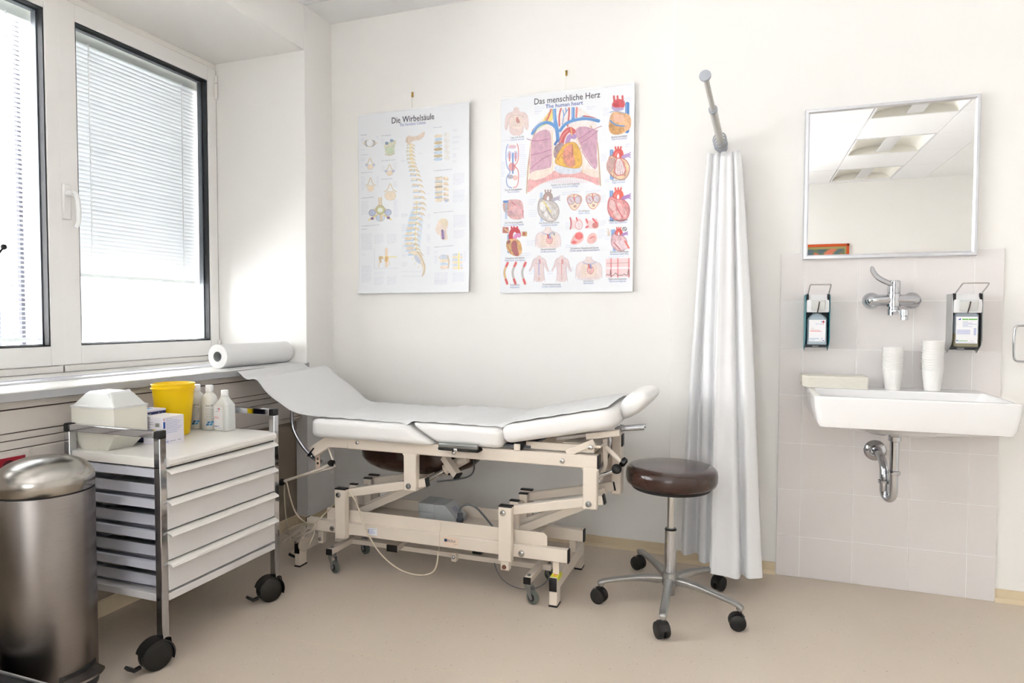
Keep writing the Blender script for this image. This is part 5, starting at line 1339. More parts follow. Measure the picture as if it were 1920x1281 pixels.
# lifting arms
for x0 in (0.560, 1.325):
    for (ya, yb) in ((-0.722, -0.692), (-0.505, -0.480)):
        L_ = 0.395 if x0 < 1 else 0.385
        a = Vector((x0, (ya+yb)/2, 0.352)); b_ = Vector((x0+L_, (ya+yb)/2, 0.434))
        ar = part('upper_arm', MB(EN).bar(a, b_, abs(yb-ya), 0.036), bevel=BV)
        dd = (b_-a).normalized(); MB('black_plastic').bar(b_, b_+dd*0.006, abs(yb-ya), 0.037).build('end_cap', ar, bevel=0.001, seg=1)
    a = Vector((x0-0.01, -0.625, 0.235)); b_ = Vector((x0+0.34, -0.625, 0.405))
    ar = part('lower_arm', MB(EN).bar(a, b_, 0.03, 0.034), bevel=BV)
    dd = (b_-a).normalized(); MB('black_plastic').bar(b_, b_+dd*0.006, 0.03, 0.035).build('end_cap', ar, bevel=0.001, seg=1)
    a = Vector((x0, -0.545, 0.25)); b_ = Vector((x0+0.36, -0.545, 0.425))
    ar = part('lower_arm', MB(EN).bar(a, b_, 0.025, 0.03), bevel=BV)
    part('cross_tube', MB(EN).cyl((x0+0.31, -0.70, 0.412), (x0+0.31, -0.49, 0.412), 0.012, n=16))
    part('cross_tube', MB(EN).cyl((x0+0.0, -0.70, 0.34), (x0+0.0, -0.49, 0.34), 0.011, n=16))
# actuator
part('actuator', MB('chrome_soft').cyl((0.88, -0.60, 0.40), (1.00, -0.58, 0.475), 0.010, n=18).mat(EN).cyl((0.98, -0.583, 0.462), (1.08, -0.57, 0.52), 0.022, n=20))
# upper frame
for (ya, yb) in ((-0.745, -0.700), (-0.43, -0.39)):
    fr_ = part('seat_rail', MB(EN).box(0.59, 1.692, ya, yb, 0.556, 0.606), bevel=0.004)
    capb(fr_, 1.691, 1.698, ya+0.001, yb-0.001, 0.555, 0.607)
    for x0, x1 in ((0.865, 0.924), (1.637, 1.692)):
        hg = part('hanger', MB(EN).box(x0, x1, ya-0.001, yb-0.010, 0.399, 0.560), bevel=0.004)
        bolt(hg, x0+0.023, ya-0.001, 0.420, 0.012, m_='zinc')
        m = MB(EN).prism([(x0-0.006, 0.557), (x0, 0.548), (x1, 0.548), (x1+0.006, 0.557)], 'y', ya, yb-0.01); m.build('weld_gusset', hg)
for xx in (0.60, 1.10, 1.66): part('cross_bar', MB(EN).box(xx, xx+0.03, -0.70, -0.43, 0.56, 0.60), bevel=BV)
bolt(bed, 0.641, -0.745, 0.588, 0.009); bolt(bed, 1.098, -0.745, 0.578, 0.0095); bolt(bed, 1.556, -0.745, 0.578, 0.011)
# foot end bracket
pol = [(0.384, 0.545), (0.418, 0.508), (0.495, 0.556), (0.592, 0.558), (0.592, 0.602), (0.478, 0.604)]
for y_ in (-0.745, -0.43):
    br = part('foot_bracket', MB(EN).prism(pol, 'y', y_, y_+0.04), bevel=0.004)
    MB('black_plastic').bar((0.401, y_+0.02, 0.5265), (0.396, y_+0.02, 0.531), 0.041, 0.052, (0.7, 0, -0.7)).build('end_cap', br)
part('lock_plate', MB('sticker_cream').box(0.405, 0.428, -0.72, -0.716, 0.44, 0.535).mat('dark_gap').cyl((0.417, -0.7205, 0.515), (0.417, -0.72, 0.515), 0.006, n=12).cyl((0.417, -0.7205, 0.495), (0.417, -0.72, 0.495), 0.006, n=12).cyl((0.417, -0.7205, 0.475), (0.417, -0.72, 0.475), 0.006, n=12))
lv = part('release_lever', MB(EN).tube([(0.500, -0.735, 0.483), (0.40, -0.74, 0.437), (0.255, -0.745, 0.386)], 0.0065, 12))
MB('black_gloss').ball((0.241, -0.745, 0.380), 0.0165, 24).build('ball_knob', lv)
m = MB('black_plastic').lathe([(0.004, -0.016), (0.014, -0.014), (0.015, 0.0), (0.008, 0.012)], (0, 0, 0), 16, Matrix.Translation((0.497, -0.735, 0.485)) @ Matrix.Rotation(-PI/2, 4, 'Y')); m.build('end_knob', lv)
MB(EN).tube([(0.480, -0.73, 0.555), (0.515, -0.732, 0.470), (0.50, -0.733, 0.463), (0.40, -0.735, 0.432)], 0.0035, 8).build('lever_guard', lv)
# chrome bows
m = MB('chrome').tube([(0.266, -0.70, 0.712), (0.262, -0.70, 0.68), (0.264, -0.70, 0.635), (0.290, -0.70, 0.58), (0.330, -0.70, 0.53), (0.385, -0.70, 0.487), (0.42, -0.69, 0.475)], 0.0085, 16, smooth=2); part('side_bow', m)
m = MB('chrome').tube([(1.712, -0.33, 0.665), (1.708, -0.33, 0.60), (1.700, -0.33, 0.55), (1.672, -0.33, 0.49), (1.630, -0.33, 0.440), (1.57, -0.33, 0.39), (1.50, -0.33, 0.362), (1.415, -0.33, 0.342)], 0.0085, 16, smooth=2); part('side_bow', m)
m = MB('chrome').tube([(1.716, -0.64, 0.685), (1.722, -0.64, 0.64), (1.712, -0.64, 0.59), (1.69, -0.64, 0.545), (1.655, -0.64, 0.505)], 0.0075, 16, smooth=2); part('side_bow', m)
# padded sections
def pad(outline, zb_, zt_, tilt=0.0, px_=0.0, r=0.028, n=6, name='pad', mt='vinyl_white', crown=0.004, parent=bed, shear=None):
    """cushion: outline (x, y) extruded with rounded edges, tilted about x = px_"""
    P = [Vector((p[0], p[1], 0)) for p in outline]
    cen = sum(P, Vector())/len(P)
    xs = [p.x for p in P]; ys = [p.y for p in P]; w2 = (max(xs)-min(xs))/2; h2 = (max(ys)-min(ys))/2
    rg = []
    h = zt_-zb_
    area = sum(P[i-1].x*P[i].y-P[i].x*P[i-1].y for i in range(len(P))); sgn = 1 if area > 0 else -1
    def ring(ins, z):
        out = []
        for i, p in enumerate(P):
            if ins > 0.045:
                q = p-cen; out.append(Vector((cen.x+q.x*(w2-ins)/w2, cen.y+q.y*(h2-ins)/h2, z))); continue
            t_ = (P[(i+1) % len(P)]-P[i-1]).normalized(); nn = Vector((-t_.y, t_.x, 0))
            if sgn < 0: nn = -nn
            out.append(Vector((p.x+nn.x*ins, p.y+nn.y*ins, z)))
        return out
    k = min(r, h/2)
    for i in range(n+1):
        a = PI/2*i/n; rg.append(ring(k*(1-math.sin(a)), zb_+k*(1-math.cos(a))))
    for i in range(n+1):
        a = PI/2*i/n; rg.append(ring(k*(1-math.cos(a)), zt_-k+k*math.sin(a)))
    if crown: rg.append(ring(k+0.05, zt_+crown*0.7)); rg.append(ring(k+0.14, zt_+crown))
    if shear:
        xa, xb, am = shear
        for q in rg:
            for v in q: v.x += am*min(1, max(0, (v.x-xa)/(xb-xa)))*(zt_-v.z)/h
    if tilt:
        Rm = Matrix.Translation((px_, 0, (zb_+zt_)/2)) @ Matrix.Rotation(-tilt, 4, 'Y') @ Matrix.Translation((-px_, 0, -(zb_+zt_)/2))
        rg = [[Rm @ v for v in q] for q in rg]
    m = MB(mt).rings(rg); return m.build(name, parent, angle=60)
def rr2(x0, x1, y0, y1, r, n=8): return [(v.x, v.y) for v in rrect(x0, x1, y0, y1, r, 0, n)]
def rounded(P, it=3):
    P = [Vector((p[0], p[1], 0)) for p in P]
    for _ in range(it):
        Q = []
        for i in range(len(P)):
            a, b_ = P[i], P[(i+1) % len(P)]
            L = (b_-a).length; k_ = min(0.25, 0.03/L) if L > 0.08 else 0.25
            Q += [a.lerp(b_, k_), a.lerp(b_, 1-k_)]
        P = Q
    return [(p.x, p.y) for p in P]
pad(rr2(0.412, 0.893, -0.782, -0.225, 0.05), 0.603, 0.684, name='leg_pad', r=0.024, shear=(0.75, 0.86, 0.135))
pad(rr2(0.895, 1.316, -0.772, -0.225, 0.04), 0.610, 0.692, name='seat_pad', r=0.026, shear=(1.10, 0.95, 0.135))
pad(rr2(1.305, 1.775, -0.775, -0.23, 0.06), 0.628, 0.702, math.radians(11.5), 1.31, name='back_pad')
part('pad_board', MB('dark_grey').box(1.30, 1.42, -0.73, -0.26, 0.614, 0.624))
tr_ = part('instrument_tray', MB('black_matt').box(1.045, 1.225, -0.790, -0.70, 0.592, 0.605).mat('zinc').box(1.05, 1.222, -0.794, -0.776, 0.603, 0.624), bevel=0.006)
bolt(bed, 1.125, -0.79+0.005, 0.598, 0.010)
# head section
hd = Matrix.Translation((1.765, 0, 0.745)) @ Matrix.Rotation(math.radians(-38), 4, 'Y')
m = MB('vinyl_white'); rg = []
for i, (yy, s_) in enumerate([(-0.655, .35), (-0.650, .62), (-0.635, .85), (-0.60, .98), (-0.55, 1), (-0.40, 1), (-0.35, .98), (-0.315, .85), (-0.30, .62), (-0.295, .35)]):
    ring = []
    for k in range(28):
        t_ = 2*PI*k/28; X_ = 0.062+0.075*math.cos(t_)*s_*(1.0); Z_ = 0.004+(0.040+0.010*math.sin(t_))*math.sin(t_)*s_
        v = hd @ Vector((X_, 0, Z_)); ring.append(Vector((v.x, yy, v.z)))
    rg.append(ring)
m.rings(rg); part('head_cushion', m, angle=60)
part('support_rod', MB('chrome').bar((1.52, -0.70, 0.655), (1.66, -0.70, 0.678), 0.012, 0.012))
hb = part('head_rest_bar', MB('chrome').cyl((1.745, -0.62, 0.697), (1.855, -0.62, 0.712), 0.0085, n=16))
hb = part('head_rest_bar', MB('chrome').cyl((1.745, -0.66, 0.697), (1.855, -0.66, 0.712), 0.0085, n=16))
MB(EN).bar((1.64, -0.70, 0.672), (1.77, -0.70, 0.694), 0.03, 0.024).build('bar_holder', hb, bevel=0.003)
# rear sub frame of the back rest
part('back_rest_frame', MB(EN).box(1.40, 1.675, -0.72, -0.712, 0.612, 0.640).box(1.40, 1.675, -0.44, -0.432, 0.612, 0.640).box(1.66, 1.70, -0.72, -0.44, 0.632, 0.642).box(1.55, 1.68, -0.715, -0.44, 0.642, 0.645), bevel=0.0015)
m = MB(EN).bar((1.57, -0.735, 0.606), (1.675, -0.72, 0.655), 0.008, 0.026); br = part('stay', m, bevel=0.002); bolt(br, 1.665, -0.735, 0.636, 0.010)
m = MB(EN).prism([(1.695, 0.655), (1.712, 0.66), (1.715, 0.56), (1.700, 0.51), (1.69, 0.49), (1.686, 0.50), (1.700, 0.55), (1.697, 0.60)], 'y', -0.66, -0.65); br = part('side_plate', m)
m = MB(EN).box(1.70, 1.74, -0.50, -0.44, 0.40, 0.66); part('end_plate', m, bevel=0.004)
capb(bed, 1.739, 1.745, -0.50, -0.46, 0.60, 0.65)
lv = part('release_lever', MB(EN).cyl((1.71, -0.66, 0.625), (1.775, -0.68, 0.575), 0.009, n=16))
MB('chrome_soft').cyl((1.665, -0.71, 0.512), (1.745, -0.71, 0.545), 0.0075, n=16).build('lever_rod', lv)
MB('black_gloss').ball((1.760, -0.71, 0.556), 0.0195, 24).build('ball_knob', lv)
MB('black_gloss').lathe([(0.010, -0.004), (0.019, 0.0), (0.019, 0.014), (0.012, 0.020)], (0, 0, 0), 24, Matrix.Translation((1.772, -0.672, 0.580)) @ Matrix.Rotation(math.radians(125), 4, 'Y')).build('knob', lv)
m = MB('black_plastic').cyl((1.378, -0.745, 0.628), (1.378, -0.705, 0.628), 0.021, n=24); br = part('bumper', m); MB(EN).box(1.36, 1.385, -0.752, -0.744, 0.607, 0.632).build('bumper_bracket', br, bevel=0.001, seg=1)
# dark brown padded board stowed below the seat frame
m = MB('brown_leather'); rg = []
for z_, ins in ((0.50, 0.0), (0.47, 0.004), (0.445, 0.03), (0.425, 0.08), (0.416, 0.15)):
    rg.append([Vector((0.775+(0.30-ins)*math.copysign(abs(math.cos(2*PI*k/40))**0.8, math.cos(2*PI*k/40)), -0.42+(0.17-ins*0.4)*math.sin(2*PI*k/40), z_)) for k in range(40)])
rg.insert(0, [Vector((v.x, v.y, 0.53)) for v in rg[0]])
m.rings(rg); part('stowed_board', m, label='dark brown padded board under the frame', angle=60)
m = MB(EN).bar((1.00, -0.63, 0.53), (1.075, -0.66, 0.462), 0.03, 0.03); br = part('stub_tube', m, bevel=0.002); MB('black_plastic').bar((1.075, -0.66, 0.462), (1.080, -0.662, 0.4575), 0.031, 0.031).build('end_cap', br)
# control box on the trough
cb = part('control_box', MB('box_grey').prism([(0.86, 0.222), (1.045, 0.222), (1.045, 0.245), (0.985, 0.307), (0.86, 0.307)], 'y', -0.60, -0.49), bevel=0.004)
MB('box_grey').box(0.858, 0.93, -0.603, -0.487, 0.268, 0.309).box(0.928, 0.936, -0.604, -0.486, 0.222, 0.309).build('box_lid', cb, bevel=0.003)
m = MB('ink_grey').bar((1.003, -0.545, 0.2895), (1.024, -0.545, 0.268), 0.04, 0.001, (0.7, 0, 0.7)); m.build('box_label', cb)
m = MB('dark_grey').cyl((1.065, -0.61, 0.225), (1.065, -0.61, 0.285), 0.012, n=20).cyl((1.065, -0.61, 0.250), (1.065, -0.61, 0.262), 0.0155, n=12); pg = m.build('plug_connector', cb)
MB('cable_grey').tube([(1.065, -0.61, 0.285), (1.068, -0.61, 0.31), (1.09, -0.60, 0.325), (1.13, -0.59, 0.315), (1.17, -0.58, 0.27), (1.20, -0.57, 0.23)], 0.0045, 10, smooth=2).build('cable', pg)
MB('cable_grey').tube([(0.93, -0.56, 0.40), (1.00, -0.50, 0.40), (1.06, -0.48, 0.415), (1.075, -0.47, 0.45), (1.06, -0.46, 0.50)], 0.004, 8, smooth=2).build('actuator_cable', bed)
# cream cable wound on the lever and hanging below the rail
def cable(name, pts, parent=None, r=0.003):
    m = MB('cable_cream').tube(pts, r, 8, smooth=3); return m.build(name, parent)
hc = part('hand_control_cable', MB('cable_cream').tube([(0.605, -0.757, 0.372), (0.640, -0.757, 0.335), (0.668, -0.757, 0.26), (0.70, -0.757, 0.19), (0.76, -0.757, 0.115), (0.84, -0.757, 0.065), (0.92, -0.757, 0.05), (0.985, -0.757, 0.058), (1.02, -0.757, 0.085), (1.03, -0.757, 0.13), (1.031, -0.757, 0.16)], 0.003, 8, smooth=3))
part('cable_tie', MB('cable_cream').tube([(1.02, -0.7235, 0.150), (1.022, -0.7235, 0.225), (1.030, -0.7235, 0.275)], 0.0012, 6))
m = MB('cable_cream')
m.tube([(0.262, -0.745, 0.388), (0.275, -0.75, 0.378), (0.29, -0.75, 0.31), (0.31, -0.74, 0.24), (0.345, -0.73, 0.205), (0.40, -0.72, 0.19)], 0.003, 8, smooth=3)
m.tube([(0.253, -0.742, 0.374), (0.250, -0.74, 0.30), (0.252, -0.73, 0.18), (0.262, -0.71, 0.10), (0.275, -0.68, 0.055)], 0.003, 8, smooth=3)
m.tube([(0.39, -0.73, 0.19), (0.44, -0.73, 0.235), (0.50, -0.73, 0.290), (0.535, -0.73, 0.335)], 0.0022, 8, smooth=2)
part('mains_cable', m)
for k, (rx, rz_, ph, dx_) in enumerate(((0.085, 0.026, 0.0, 0.0), (0.070, 0.034, 0.5, 0.02), (0.075, 0.022, 1.1, -0.015), (0.040, 0.038, 0.3, 0.055))):
    P_ = []
    for i in range(26):
        t_ = 2*PI*i/26; P_.append((0.335+dx_+rx*math.cos(t_), -0.75-0.006*k+0.01*math.sin(t_*2), 0.170+rz_*math.sin(t_+ph)-0.012*k+0.025*math.cos(t_)))
    part('cable_loop', MB('cable_cream').tube(P_, 0.0028, 8, closed=True, smooth=1))
pg = part('mains_plug', MB('cable_cream').tube([(0.275, -0.68, 0.06), (0.268, -0.69, 0.05), (0.262, -0.70, 0.036)], [0.008, 0.012, 0.017, 0.017][:3], 16))
MB('black_plastic').cyl((0.262, -0.70, 0.036), (0.259, -0.704, 0.027), 0.018, n=20).build('plug_face', pg)
MB('cable_grey').tube([(0.60, -0.45, 0.52), (0.602, -0.45, 0.48), (0.596, -0.452, 0.43)], 0.003, 8).build('loose_strap', bed)
m = MB('cable_grey').tube([(1.22, -0.60, 0.085), (1.235, -0.60, 0.04), (1.29, -0.63, 0.012), (1.38, -0.65, 0.008), (1.45, -0.63, 0.03), (1.47, -0.60, 0.07)], 0.0022, 8, smooth=2); part('floor_cable', m)

# paper roll and the sheet drawn over the table
rl = thing('paper_roll', 'thick white roll of couch paper lying on the window sill', 'paper roll', (-0.12, -0.51, ZS))
xc, zc, R0 = -0.120, ZS+0.058, 0.057
prof_ = [(0.024, -0.745), (0.0555, -0.745), (0.057, -0.7435), (0.057, -0.2715), (0.0555, -0.270), (0.024, -0.270)]
mt_ = Matrix.Translation((xc, 0, zc)) @ Matrix.Rotation(-PI/2, 4, 'X')
m = MB('roll_white').lathe([(r_, z_) for r_, z_ in prof_], (0, 0, 0), 56, mt_, capb=False, capt=False); m.build('paper_winding', rl)
m = MB('box_grey').lathe([(0.024, -0.7445), (0.0245, -0.746), (0.0225, -0.746), (0.0225, -0.269), (0.0245, -0.269)], (0, 0, 0), 40, mt_, capb=False, capt=False); m.mat('towel_paper'); m.build('cardboard_core', rl)
prof2 = [(-0.118, 0.8862), (-0.06, 0.8866), (-0.02, 0.885), (0.015, 0.868), (0.04, 0.850), (0.065, 0.842), (0.092, 0.845), (0.114, 0.842), (0.135, 0.825), (0.165, 0.793), (0.205, 0.765), (0.255, 0.739), (0.30, 0.716), (0.345, 0.702), (0.40, 0.696), (0.46, 0.694), (0.55, 0.692), (0.65, 0.691), (0.76, 0.690), (0.84, 0.689), (0.885, 0.692), (0.93, 0.698), (1.0, 0.699), (1.1, 0.699), (1.2, 0.698), (1.27, 0.697), (1.305, 0.701), (1.36, 0.719), (1.45, 0.739), (1.55, 0.759), (1.65, 0.779), (1.70, 0.790), (1.735, 0.797)]
pr3 = [(-0.118, 0.8862), (-0.05, 0.8866), (0.0, 0.884), (0.03, 0.867), (0.052, 0.860), (0.08, 0.864), (0.115, 0.873), (0.138, 0.874), (0.165, 0.862), (0.20, 0.838), (0.24, 0.811), (0.285, 0.784), (0.325, 0.760), (0.352, 0.738), (0.385, 0.714), (0.43, 0.698)]
while len(pr3) < 16: pr3.append(pr3[-1])
pr3 += [(x, z) for x, z in prof2[16:]]
def P2(pr, t):
    t = t*(len(pr)-1); i = min(int(t), len(pr)-2); f = t-i
    def cr(a, b_, c_, d_): return 0.5*((2*b_)+(-a+c_)*f+(2*a-5*b_+4*c_-d_)*f*f+(-a+3*b_-3*c_+d_)*f**3)
    g = lambda k: pr[max(0, min(len(pr)-1, k))]
    return (cr(g(i-1)[0], g(i)[0], g(i+1)[0], g(i+2)[0]), cr(g(i-1)[1], g(i)[1], g(i+1)[1], g(i+2)[1]))
def sheet(u, v):
    a = P2(prof2, u); b_ = P2(pr3, u)
    s_ = v
    x = a[0]*(1-s_)+b_[0]*s_; z = a[1]*(1-s_)+b_[1]*s_
    # small creases on the table part
    on = min(1, max(0, (x-0.42)/0.1)); on *= 1-min(1, max(0, (x-1.68)/0.06))
    w = 0.0035*math.sin(31*x+9*v*math.sin(3*x))*math.sin(PI*v)**0.5 + 0.002*math.sin(70*x-20*v)
    z += on*(max(-0.001, w)+0.003)
    fr_ = 1-on
    if x > 0.12: z += fr_*0.010*math.sin(PI*v)*math.sin((x-0.12)*16)
    # front edge dips between the cushions
    e = max(0, 1-v/0.09)
    z -= on*e*(0.010*math.exp(-((x-0.885)/0.018)**2)+0.008*math.exp(-((x-1.31)/0.018)**2))
    z -= on*e*e*0.004
    y0, y1 = -0.745-0.018*min(1, max(0, (x+0.1)/0.4))+0.010*on, -0.272+0.01*on
    return (x, y0+(y1-y0)*v, z)
m = MB('paper_white').grid(sheet, 260, 40)
m.build('paper_sheet', origin=(0.8, -0.51, 0.69), label='white couch paper drawn from the roll on the sill down over the examination table', cat='paper sheet', solid=0.0008, angle=80)

#==TROLLEY==
tr = thing('drawer_trolley', 'white four-drawer trolley with a chrome frame on black casters', 'trolley', (0.26, -1.32, 0))
tx0, tx1, ty0, ty1 = 0.040, 0.468, -1.600, -1.040
CH = 'chrome'
for yy in (ty0, ty1-0.026):
    for xx in (tx0, tx1-0.026):
        fr_ = part('frame_post', MB(CH).box(xx, xx+0.026, yy, yy+0.026, 0.092, 0.742), tr, bevel=0.002)
        for zz in (0.655, 0.222):
            MB('black_plastic').cyl((xx+0.013, yy-0.001 if yy < -1.3 else yy+0.027, zz), (xx+0.013, yy+0.003 if yy < -1.3 else yy+0.024, zz), 0.006, n=14).build('screw_cap', fr_)
        MB('black_plastic').box(xx-0.001, xx+0.027, yy-0.001, yy+0.027, 0.738, 0.767).build('corner_joint', fr_, bevel=0.004)
    part('push_handle', MB(CH).box(tx0+0.026, tx1-0.026, yy+0.001, yy+0.025, 0.741, 0.765), tr, bevel=0.002)
zt0, zt1 = 0.645, 0.675
part('worktop', MB('top_white').prism([(tx0+0.004, zt0), (tx1+0.004, zt0), (tx1+0.012, zt0+0.010), (tx1+0.012, zt1-0.008), (tx1+0.006, zt1-0.001), (tx1-0.004, zt1), (tx0+0.004, zt1)], 'y', ty0+0.0265, ty1-0.0265), tr, bevel=0.001)
for yy in (ty0+0.008, ty1-0.028): part('worktop_lip', MB('top_white').box(tx0+0.027, tx1-0.027, yy, yy+0.020, zt0, zt1), tr, bevel=0.001)
zd = [0.640, 0.539, 0.438, 0.338, 0.238]
yd0, yd1 = ty0+0.0275, ty1-0.0275
for k in range(4):
    z1_, z0_ = zd[k]-0.004, zd[k+1]
    dr = part('drawer', MB('drawer_white').box(tx1-0.016, tx1, yd0, yd1, z0_+0.003, z1_-0.004), tr, bevel=0.002)
    # hollow tray behind the front
    MB('drawer_side').box(tx0+0.03, tx1-0.016, yd0+0.004, yd0+0.012, z0_+0.003, z0_+0.043).box(tx0+0.03, tx1-0.016, yd1-0.012, yd1-0.004, z0_+0.003, z0_+0.043).box(tx0+0.03, tx0+0.038, yd0+0.004, yd1-0.004, z0_+0.003, z0_+0.043).box(tx0+0.03, tx1-0.016, yd0+0.004, yd1-0.004, z0_+0.004, z0_+0.008).build('drawer_tray', dr)
    m = MB('top_white').prism([(tx1-0.014, z1_-0.002), (tx1-0.014, z1_+0.001), (tx1+0.004, z1_+0.001), (tx1+0.018, z1_-0.006), (tx1+0.021, z1_-0.013), (tx1+0.018, z1_-0.014), (tx1+0.013, z1_-0.009), (tx1+0.002, z1_-0.004)], 'y', yd0-0.002, yd1+0.002)
    m.build('drawer_grip', dr, bevel=0.0005, seg=1)
    part('shelf_rail', MB('drawer_side').box(tx0+0.027, tx1-0.027, ty0+0.007, ty0+0.020, zd[k]-0.027, zd[k]-0.001).mat(CH).box(tx0+0.027, tx1-0.027, ty0+0.006, ty0+0.020, zd[k]-0.030, zd[k]-0.027), tr)
    part('shelf_rail', MB('drawer_side').box(tx0+0.027, tx1-0.027, ty1-0.020, ty1-0.007, zd[k]-0.027, zd[k]-0.001), tr)
    if k: part('shelf', MB('dark_grey').box(tx0+0.01, tx1-0.018, ty0+0.022, ty1-0.022, zd[k]-0.003, zd[k]-0.001), tr)
part('bottom_shelf', MB('drawer_white').box(tx0+0.027, tx1-0.002, ty0+0.010, ty1-0.010, 0.208, 0.232), tr, bevel=0.002)
part('back_panel', MB('dark_grey').box(tx0+0.01, tx0+0.014, ty0+0.03, ty1-0.03, 0.235, 0.64), tr)
for (xx, yy, dr_) in ((tx1-0.013, ty0+0.013, Vector((-0.30, -0.95, 0))), (tx1-0.013, ty1-0.013, Vector((-0.45, -0.9, 0))), (tx0+0.013, ty0+0.013, Vector((-0.5, 0.85, 0))), (tx0+0.013, ty1-0.013, Vector((-0.2, 0.9, 0)))):
    dr_.normalize(); ax = Vector((-dr_.y, dr_.x, 0)); base = Vector((xx, yy, 0))
    cc = base+dr_*0.024+Vector((0, 0, 0.047))
    cs_ = part('caster', MB('black_plastic').cyl(base+Vector((0, 0, 0.060)), base+Vector((0, 0, 0.095)), 0.014, n=20).bar(base+Vector((0, 0, 0.090))-dr_*0.010, base+Vector((0, 0, 0.055))-dr_*0.016, 0.03, 0.010, (0, 1, 0)), tr)
    m = MB('black_gloss')
    for sg in (-1, 1): caster_wheel(m, cc+ax*0.013*sg, 0.047, 0.020, ax)
    m.build('wheel', cs_)
    m = MB('black_plastic'); rg = []
    for k in range(15):
        t_ = math.radians(-25+k*13.5); rad = 0.052
        p_ = cc+(-dr_)*math.cos(t_)*rad+Vector((0, 0, math.sin(t_)*rad))
        rg.append([p_-ax*0.026, p_+ax*0.026, p_+ax*0.026-(p_-cc)*0.07, p_-ax*0.026-(p_-cc)*0.07])
    m.rings(rg); m.build('wheel_hood', cs_, angle=50)
    m = MB('black_plastic').bar(cc+dr_*0.045-Vector((0, 0, 0.022)), cc+dr_*0.070-Vector((0, 0, 0.026)), 0.014, 0.010).bar(cc+dr_*0.066-Vector((0, 0, 0.024)), cc+dr_*0.088-Vector((0, 0, 0.008)), 0.026, 0.010)
    m.build('brake_pedal', cs_, bevel=0.002)

ZW = zt1+0.0003
# white sharps style container
wb = thing('waste_container', 'boxy ivory plastic container with a folded-in lid on the left of the trolley top', 'container', (0.15, -1.51, ZW))
def r4(x0, x1, y0, y1, z, r=0.002): return rrect(x0, x1, y0, y1, r, z, 2)
bx0_, bx1_, by0_, by1_ = 0.036, 0.236, -1.570, -1.440
m = MB('ivory_plastic').rings([r4(bx0_+0.03, bx1_-0.045, by0_+0.012, by1_-0.02, ZW), r4(bx0_, bx1_, by0_-0.0, by1_, ZW+0.052), r4(bx0_, bx1_, by0_, by1_, ZW+0.145)]); m.build('body', wb, flat=True)
m = MB('milky_plastic').rings([r4(bx0_-0.002, bx1_+0.003, by0_-0.003, by1_+0.003, ZW+0.143), r4(bx0_-0.002, bx1_+0.003, by0_-0.003, by1_+0.003, ZW+0.149), r4(bx0_+0.006, bx1_-0.006, by0_+0.006, by1_-0.004, ZW+0.152), r4(bx0_+0.040, bx1_-0.04, by0_+0.022, by1_-0.02, ZW+0.190, 0.006), r4(bx0_+0.048, bx1_-0.05, by0_+0.03, by1_-0.028, ZW+0.197, 0.006)]); m.build('lid', wb, flat=True)
m = MB('cap_white').bar((0.190, -1.555, ZW+0.180), (0.190, -1.465, ZW+0.188), 0.012, 0.028, (-0.6, 0, 0.8)); m.build('lid_flap', wb, bevel=0.003)
# yellow bucket
yb_ = thing('sharps_bin', 'yellow tapered plastic bin on the trolley top behind the small boxes', 'bin', (0.135, -1.235, ZW))
m = MB('yellow_plastic').lathe([(0.050, 0.0), (0.055, 0.001), (0.057, 0.006), (0.0735, 0.176), (0.0735, 0.178), (0.0785, 0.179), (0.079, 0.182), (0.0745, 0.183), (0.0745, 0.192), (0.0770, 0.1925), (0.0775, 0.197), (0.0745, 0.1985), (0.0725, 0.196), (0.0555, 0.008), (0.01, 0.006)], (0.135, -1.235, ZW), 64); m.build('bucket', yb_, angle=40)
m = MB('yellow_plastic').box(0.125, 0.145, -1.166, -1.152, ZW+0.179, ZW+0.183); m.build('rim_tab', yb_)
# small cartons
c1 = thing('carton', 'navy blue and white small carton behind the lilac-white one on the trolley', 'box', (0.15, -1.36, ZW))
x_, y_ = 0.185, -1.405
m = MB('ink_navy').box(x_-0.07, x_, y_, y_+0.088, ZW, ZW+0.114); m.mat('box_card').box(x_-0.0695, x_+0.0004, y_-0.0004, y_+0.0884, ZW+0.1075, ZW+0.1145)
m.mat('ink_sky').box(x_-0.069, x_-0.03, y_+0.001, y_+0.06, ZW+0.1145, ZW+0.1148); m.box(x_-0.07, x_-0.02, y_-0.0006, y_-0.0002, ZW+0.02, ZW+0.06)
m.mat('label_white').text('Microlet', (x_+0.0006, y_+0.008, ZW+0.088), (0, 1, 0), (0, 0, 1), 0.022, 'LEFT', 0.068)
m.build('carton_body', c1, bevel=0.0005, seg=1, flat=True)
c2 = thing('carton', 'lilac-white small carton with blue print, at the front of the trolley top', 'box', (0.25, -1.37, ZW))
x0_, x1_, y0_, y1_ = 0.198, 0.288, -1.425, -1.333; h_ = 0.098
m = MB('box_card').box(x0_, x1_, y0_, y1_, ZW, ZW+h_); m.mat('cap_white').box(x0_+0.0005, x1_-0.0005, y0_+0.0005, y1_-0.0005, ZW+h_, ZW+h_+0.0012)
e = 0.0004
def fx_(mm, u0, u1, v0, v1): m.mat(mm).box(x1_, x1_+e, y0_+u0*(y1_-y0_), y0_+u1*(y1_-y0_), ZW+v0*h_, ZW+v1*h_)
def fy_(mm, u0, u1, v0, v1): m.mat(mm).box(x0_+u0*(x1_-x0_), x0_+u1*(x1_-x0_), y0_-e, y0_, ZW+v0*h_, ZW+v1*h_)
fx_('ink_red', .05, .09, .90, .94); fx_('ink_blue', .03, .12, .60, .84); fx_('ink_orange', .04, .10, .49, .53); fx_('ink_blue', .04, .11, .33, .44)
for k in range(8): fx_('ink_lilac', .16, .16+.74*(0.7+0.3*((k*5) % 7)/6), .86-.063*k, .875-.063*k)
fx_('ink_grey', .16, .45, .93, .94); fx_('ink_grey', .05, .2, .20, .215)
